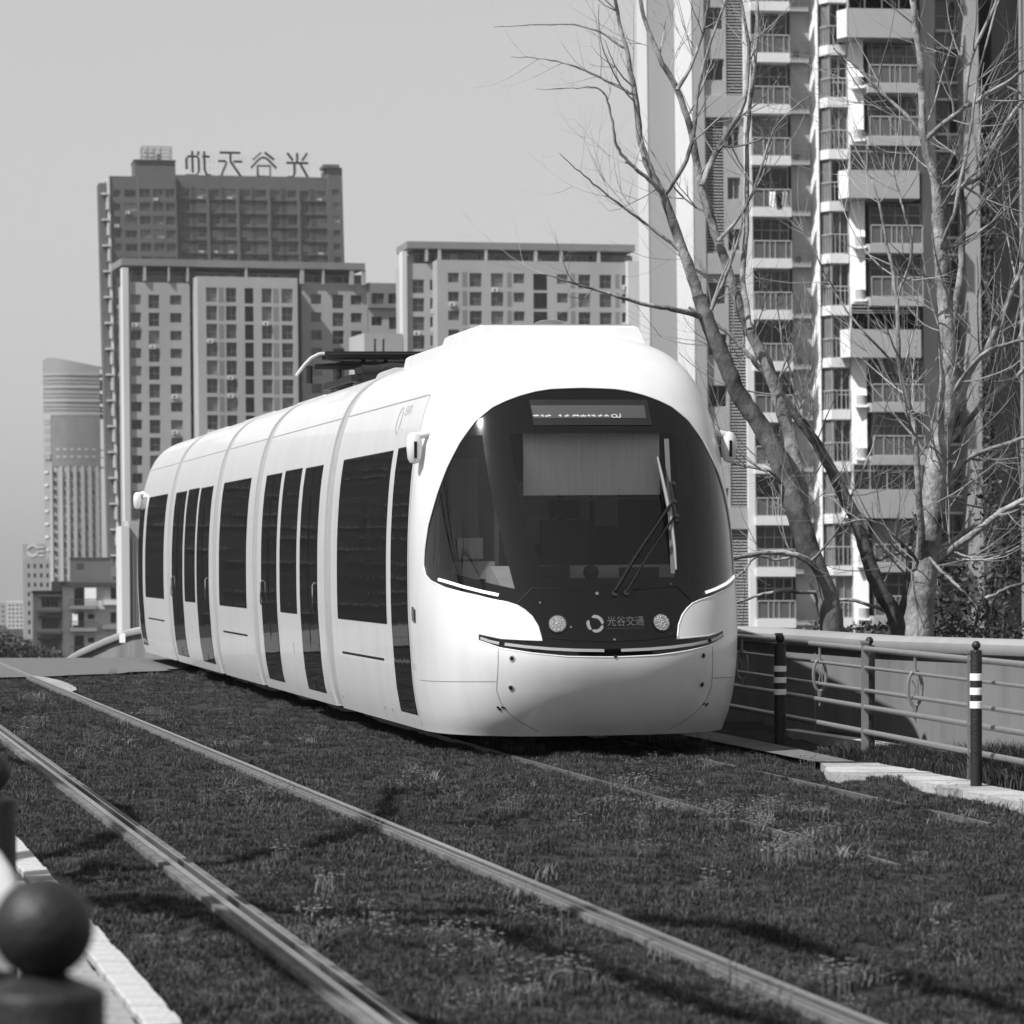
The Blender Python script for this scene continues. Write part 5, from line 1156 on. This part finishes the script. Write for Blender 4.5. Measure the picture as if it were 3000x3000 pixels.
# unseen bare trees, added and shaped so their branch shadows streak the lawn
def shade_tree(x, y, h, limbs, label):
    t = empty('bare_tree', (x, y, -.05), 0, label, 'tree'); m = MB(); limb(m, [(0, 0, 0), (.05, .1, h * .3), (0, .1, h * .6), (.1, .1, h)], .20, .10, 10); m.build('trunk', M_bark, t); tw = MB()  # added unseen tree, there only for its branch shadows
    for L_ in limbs:
        P_l = [(0, .05, h * .7)] + [(p[0] - x, p[1] - y, p[2]) for p in L_]; m = MB(); res = limb(m, P_l, .11, .045, 8, wob=.06); m.build('branch', M_bark, t)
        for _ in range(9):
            k = random.randint(3, len(res) - 1); ax = (res[k][0] - res[k-1][0]).normalized(); q = ax + Vector((random.uniform(-.9, .9), random.uniform(-.4, .4), random.uniform(-.1, .9))); twig(tw, res[k][0], q, random.uniform(.7, 1.8), .03, 1)
    tw.build('twigs', M_twig, t)['kind'] = 'stuff'
shade_tree(-5.6, 15.5, 5.2, [[(-5.7, 19, 5.0), (-6.7, 24.0, 5.0)], [(-5.0, 14.0, 5.2), (-4.2, 11.5, 5.0), (-3.3, 8.6, 5.2)], [(-4.4, 13.5, 5.8), (-3.4, 10.8, 5.8), (-2.4, 7.5, 6.0)], [(-3.9, 13, 6.6), (-2.8, 9.5, 6.8), (-1.9, 6.5, 7)], [(-5.2, 17, 6), (-5.0, 19.5, 6.2), (-5.3, 22.5, 6.6)]], 'unseen bare tree added outside the left border to shade the near lawn')
shade_tree(-9.4, 30.0, 4.6, [[(-9.0, 33, 4.4), (-8.6, 37.0, 4.5)], [(-8.4, 29, 4.6), (-7.4, 26.5, 5.0), (-6.6, 23, 5.2)], [(-9.6, 32, 5.2), (-9.2, 36.0, 5.6)]], 'second unseen bare tree added outside the left border to shade the lawn')

# leafy growth
LEAF = {}
def foliage(mb, c, rad, n, s0, s1, m=0):
    for _ in range(n):
        d = rng.normal(size=3); d /= np.linalg.norm(d); p = Vector(c) + Vector((d * rad * rng.random() ** .4).tolist()); s = random.uniform(s0, s1)
        a = Vector(rng.normal(size=3).tolist()).normalized(); b = a.orthogonal().normalized(); b.rotate(Matrix.Rotation(random.uniform(0, 6.28), 3, a)); cc = a.cross(b)
        mb.add([tuple(p + b * s), tuple(p + cc * s * .45), tuple(p - b * s), tuple(p - cc * s * .45)], [(0, 1, 2, 3)], m)
def bush(name, label, loc, blobs, n, s, mt=(None,), cat='bush', stems=6):
    t = empty(name, loc, 0, label, cat); m = MB(); k = MB()
    for c, rd in blobs: foliage(m, c, np.array(rd), int(n * rd[0] * rd[2]), s * .6, s * 1.3, 0)
    for c, rd in blobs: foliage(m, c, np.array(rd) * 1.08, int(n * rd[0] * rd[2] * .25), s * .6, s * 1.1, 1)
    m.build('foliage', [M_leafd, M_leafl], t)['kind'] = 'stuff'
    for _ in range(stems):
        c, rd = random.choice(blobs); k.tube([(c[0] * .4, 0, 0), (c[0], c[1], c[2]), (c[0] + random.uniform(-.3, .3), c[1], c[2] + rd[2])], [.03, .02, .008], 5)
    k.build('stems', M_barkd, t); return t
b = at(2760, 1840, 44); bush('shrub', 'dark leafy shrub at the foot of the right-hand tree, behind the wall', (b.x, 44, -.3), [((0, 0, 1.3), (.45, .4, .7)), ((-.2, .1, 2.1), (.3, .3, .4)), ((.35, 0, .9), (.3, .3, .6)), ((.1, .2, .5), (.7, .4, .5))], 1500, .045)
b = at(2600, 1850, 45.5); bush('hedge', 'low dark hedge along the wall beneath the bare trees', (b.x, 45.5, -.4), [((x, 0, .9), (.45, .3, .34)) for x in np.arange(-.9, 2.2, .45)], 2600, .04, cat='hedge')
b = at(2898, 900, 194); bush('climbing_plant', 'tall dark evergreen filling the shaded gap between the two towers', (b.x, 194, -9.5), [((random.uniform(-.25, .25), 0, z), (.45, .5, 1.6)) for z in np.arange(2, 36, 1.6)], 130, .13, cat='plant', stems=10)
b = at(2905, 1700, 55); bush('shrub', 'dark shrub behind the wall at the right border', (b.x, 55, -.4), [((0, 0, 1.2), (.5, .4, 1.2)), ((.3, .2, 2.2), (.35, .3, .8)), ((-.1, .1, 3.0), (.25, .3, .7))], 700, .06)
for px, py, Y, w, h, lb in ((-10, 1900, 240, 2.2, 1.6, 'dark round tree crown cut by the left border beyond the crest'), (45, 1905, 250, 1.6, 1.0, 'low dark bush beyond the crest, right of the round crown'), (110, 1915, 260, 1.4, .7, 'low bush in front of the old building')):
    b = at(px, py, Y); zb = float(crest(Y)); hh = b.z - zb
    bush('tree' if Y == 240 else 'bush', lb, (b.x, Y, zb), [((0, 0, hh), (w, 1.0, h)), ((w * .6, 0, hh - h * .5), (w * .8, 1, h)), ((-w * .7, 0, hh - h * .6), (w, 1, h)), ((0, 0, hh - h * 1.3), (w * 1.3, 1, h * .9))], 220, .16, cat='tree' if Y == 240 else 'bush')
# laundry and fabrics on a balcony
def cloth(px, py, w, h, mt, lb):
    b = at(px, py, 198.2); m = MB(); n = 6; vs = []
    for j in range(5):
        for i in range(n + 1): vs.append((lerp(-w/2, w/2, i / n), .05 * math.sin(i * 2.1 + j), -h * j / 4 + .05 * math.sin(i * 1.7) * j / 4))
    m.add(vs, [(j*(n+1)+i, j*(n+1)+i+1, (j+1)*(n+1)+i+1, (j+1)*(n+1)+i) for j in range(4) for i in range(n)], 0, True); o = m.build('laundry', mt); o.location = b; tag(o, lb, 'laundry', 'clothes hung out on the tower balcony')
cloth(2264, 562, .34, .8, M_stripe, 'white garment hung leftmost on the tower balcony rail'); cloth(2284, 566, .3, .9, M_black, 'black garment hung between the pale ones on the tower balcony'); cloth(2300, 562, .34, .8, M_bellow, 'light grey garment hung rightmost on the tower balcony rail')

# ------------------------------------------------------------------ grass
def tuft(nb, h, spread, w, droop, mats, seedhead=0):
    m = MB()
    for i in range(nb):
        a = random.uniform(0, 6.28); r = spread * math.sqrt(random.random()); x, y = r * math.cos(a), r * math.sin(a); hh = h * random.uniform(.5, 1.15); th = random.uniform(0, 6.28); lx, ly = math.cos(th) * droop * hh * random.uniform(.3, 1.2), math.sin(th) * droop * hh * random.uniform(.3, 1.2)
        px_, py_ = -math.sin(th) * w, math.cos(th) * w
        p0, p1, p2 = (x, y, -.01), (x + lx * .35, y + ly * .35, hh * .6), (x + lx, y + ly, hh)
        m.add([(p0[0] - px_, p0[1] - py_, p0[2]), (p0[0] + px_, p0[1] + py_, p0[2]), (p1[0] + px_ * .8, p1[1] + py_ * .8, p1[2]), (p1[0] - px_ * .8, p1[1] - py_ * .8, p1[2]), p2], [(0, 1, 2, 3), (3, 2, 4)], 1 if seedhead and random.random() < seedhead else 0)
    return m.mesh('grass_tuft', mats)
def grassmat(name, g, tl=.35):
    m = bpy.data.materials.new(name); m.use_nodes = True; nt = m.node_tree; b = nt.nodes['Principled BSDF']; b.inputs['Roughness'].default_value = .6; b.inputs['Specular IOR Level'].default_value = .25
    ge = nt.nodes.new('ShaderNodeNewGeometry'); n1 = nt.nodes.new('ShaderNodeTexNoise'); n1.inputs['Scale'].default_value = 1.6; n1.inputs['Detail'].default_value = 6; n1.inputs['Roughness'].default_value = .7
    nt.links.new(ge.outputs['Position'], n1.inputs['Vector']); oi = nt.nodes.new('ShaderNodeObjectInfo')
    mr = nt.nodes.new('ShaderNodeMapRange'); mr.inputs[1].default_value = .32; mr.inputs[2].default_value = .68; mr.inputs[3].default_value = g * .5; mr.inputs[4].default_value = g * 1.6
    ad = nt.nodes.new('ShaderNodeMath'); ad.operation = 'MULTIPLY_ADD'; ad.inputs[1].default_value = .22; nt.links.new(oi.outputs['Random'], ad.inputs[0]); nt.links.new(n1.outputs[0], ad.inputs[2])
    sb = nt.nodes.new('ShaderNodeMath'); sb.operation = 'SUBTRACT'; sb.inputs[1].default_value = .11; nt.links.new(ad.outputs[0], sb.inputs[0]); nt.links.new(sb.outputs[0], mr.inputs[0]); nt.links.new(mr.outputs[0], b.inputs['Base Color'])
    return m
MG = grassmat('lawn_grass', .036); MG2 = grassmat('dry_grass', .12); MG3 = grassmat('clover_leaf', .14)
gcol = bpy.data.collections.new('grass_kinds'); 
kinds = [tuft(34, .045, .07, .0032, .7, [MG, MG2], .05), tuft(30, .06, .06, .0032, .8, [MG, MG2], .08), tuft(38, .035, .08, .0034, .6, [MG, MG2], .03), tuft(26, .085, .05, .0035, .9, [MG, MG2], .25)]
def clover():
    m = MB()
    for i in range(16):
        a = random.uniform(0, 6.28); r = .07 * math.sqrt(random.random()); x, y = r * math.cos(a), r * math.sin(a); z = random.uniform(.04, .10); s = random.uniform(.006, .012)
        m.add([(x, y, 0), (x + .002, y, 0), (x + .002, y, z), (x, y, z)], [(0, 1, 2, 3)], 1)
        for k in range(4): b_ = k * 1.57 + a; m.add([(x, y, z), (x + s * math.cos(b_), y + s * math.sin(b_), z + .004), (x + s * 1.5 * math.cos(b_ + .5), y + s * 1.5 * math.sin(b_ + .5), z + .003), (x + s * math.cos(b_ + 1), y + s * math.sin(b_ + 1), z + .002)], [(0, 1, 2, 3)], 0)
    return m.mesh('weed_tuft', [MG3, MG2])
kinds2 = [clover(), clover(), tuft(20, .075, .06, .003, 1.0, [MG2, MG])]
def scatter(name, label, meshes, pts, rot, scl, cat='grass'):
    col = bpy.data.collections.new(name + '_kinds')
    for me_ in meshes: col.objects.link(bpy.data.objects.new(me_.name, me_))
    me_ = bpy.data.meshes.new(name); me_.from_pydata(pts.tolist(), [], [])
    a = me_.attributes.new('rz', 'FLOAT', 'POINT'); a.data.foreach_set('value', rot.astype(np.float32)); a = me_.attributes.new('sc', 'FLOAT', 'POINT'); a.data.foreach_set('value', scl.astype(np.float32))
    o = link(bpy.data.objects.new(name, me_)); tag(o, label, cat, kind='stuff')
    ng = bpy.data.node_groups.new(name, 'GeometryNodeTree'); ng.interface.new_socket('Geometry', in_out='INPUT', socket_type='NodeSocketGeometry'); ng.interface.new_socket('Geometry', in_out='OUTPUT', socket_type='NodeSocketGeometry')
    N_ = ng.nodes; gi = N_.new('NodeGroupInput'); go = N_.new('NodeGroupOutput'); ip = N_.new('GeometryNodeInstanceOnPoints'); ci = N_.new('GeometryNodeCollectionInfo'); ci.inputs['Collection'].default_value = col; ci.inputs['Separate Children'].default_value = True; ci.inputs['Reset Children'].default_value = True
    ip.inputs['Pick Instance'].default_value = True; r1 = N_.new('GeometryNodeInputNamedAttribute'); r1.data_type = 'FLOAT'; r1.inputs['Name'].default_value = 'rz'; s1 = N_.new('GeometryNodeInputNamedAttribute'); s1.data_type = 'FLOAT'; s1.inputs['Name'].default_value = 'sc'
    cx_ = N_.new('ShaderNodeCombineXYZ'); k = ng.links.new; k(gi.outputs[0], ip.inputs['Points']); k(ci.outputs[0], ip.inputs['Instance']); k(r1.outputs['Attribute'], cx_.inputs[2]); k(cx_.outputs[0], ip.inputs['Rotation']); k(s1.outputs['Attribute'], ip.inputs['Scale']); k(ip.outputs[0], go.inputs[0])
    md = o.modifiers.new('scatter', 'NODES'); md.node_group = ng; return o
def in_view(x, y, marg=.6): return np.abs(x) < y * .1429 + marg
def allowed(x, y):
    a, b_ = railA(y), railB(y); ok = (x < a - .09) | (x > a + .11); ok &= (x < b_ - .05) | (x > b_ + .055)
    ok &= x > a - .69
    for s in (-.73, .73): ok &= np.abs(x - (tram_x(y) + s)) > .012
    lo = np.interp(y, [12, 20, 23.5, 24.9, 26.1, 26.7, 28.4, 31.5, 60], [5.5, 4.0, 3.34, 3.07, 2.83, 2.36, 2.45, 1.85, tram_x(60) + 1.5])
    hi = np.interp(y, [12, 20, 24.5, 26.3, 28.2, 31.5], [5.9, 4.35, 3.52, 3.2, 2.87, 2.2]); kb = 4.02 - .24 * (y - 26.5)
    strip_ = (x > hi) & (x < kb) & (y < 30.5); ok &= (x < lo) | strip_
    rd = np.interp(y, [0, 47.5, 48.5, 50, 52, 57, 60], [-99, -99, -7.2, -5.9, -5.0, -4.6, -4.6]); ok &= (x > rd)
    ok &= ~((np.abs(x - tram_x(y)) < 1.1) & (y > 32)); ok &= y < 57.5
    return ok
P_ = []
for y0, y1, dens_ in ((10.5, 16, 560), (16, 24, 420), (24, 36, 270), (36, 58, 170)):
    w = 2 * (y1 * .1429 + .6); n = int(w * (y1 - y0) * dens_); x = (rng.random(n) - .5) * w; y = y0 + rng.random(n) * (y1 - y0); k = in_view(x, y) & allowed(x, y); P_.append(np.stack([x[k], y[k]], 1))
P_ = np.concatenate(P_); x, y = P_[:, 0], P_[:, 1]; z = gz(x, y) + .002
lum = vnoise(x, y, .5, 5) * .5 + vnoise(x, y, .18, 6) * .5
near = np.minimum(np.abs(x - railA(y)) , np.abs(x - railB(y))); sc = (.24 + .40 * lum) * np.clip(.55 + near * 2.2, .5, 1) * np.where((y > 26) & (x > 2.6), 1.6, 1)
scatter('grass', 'short uneven lawn between and around the tram rails', kinds, np.stack([x, y, z], 1), rng.random(len(x)) * 6.28, sc)
pt = vnoise(x, y, .9, 8) * .6 + vnoise(x, y, .3, 9) * .4; k = (pt > np.where(y < 19, .82, .74)) & (rng.random(len(x)) < .18) & (near > .15); k |= (rng.random(len(x)) < .003)
scatter('weeds', 'scattered pale weeds and dry seed heads in the lawn', kinds2, np.stack([x[k], y[k], z[k]], 1), rng.random(k.sum()) * 6.28, .6 + .8 * rng.random(k.sum()), 'weeds')
n = 1500; y = rng.uniform(24.6, 29.6, n); hi = np.interp(y, [20, 24.5, 26.3, 28.2, 31.5], [4.35, 3.52, 3.2, 2.87, 2.2]); kb = 4.02 - .24 * (y - 26.5); x = hi + .05 + rng.random(n) * (kb - hi - .08)
scatter('tall_grass', 'taller grass growing between the pale path and the wall kerb', [tuft(26, .16, .05, .0035, .8, [MG, MG2], .1)], np.stack([x, y, np.full(n, -.02)], 1), rng.random(n) * 6.28, (.5 + .6 * rng.random(n)) * np.where((y < 27.2) & (x > 3.35), 1.5, .8))

# ------------------------------------------------------------------ thin haze over the far buildings
hz = bpy.data.materials.new('haze'); hz.use_nodes = True; nt = hz.node_tree; nt.nodes.clear(); pv = nt.nodes.new('ShaderNodeVolumePrincipled'); ou = nt.nodes.new('ShaderNodeOutputMaterial')
pv.inputs['Color'].default_value = (1, 1, 1, 1); pv.inputs['Density'].default_value = .00010; pv.inputs['Anisotropy'].default_value = .2; nt.links.new(pv.outputs[0], ou.inputs['Volume'])
m = MB(); m.box(-1450, 1450, -80, 2650, -45, 112); ho = m.build('haze', hz); ho['kind'] = 'stuff'
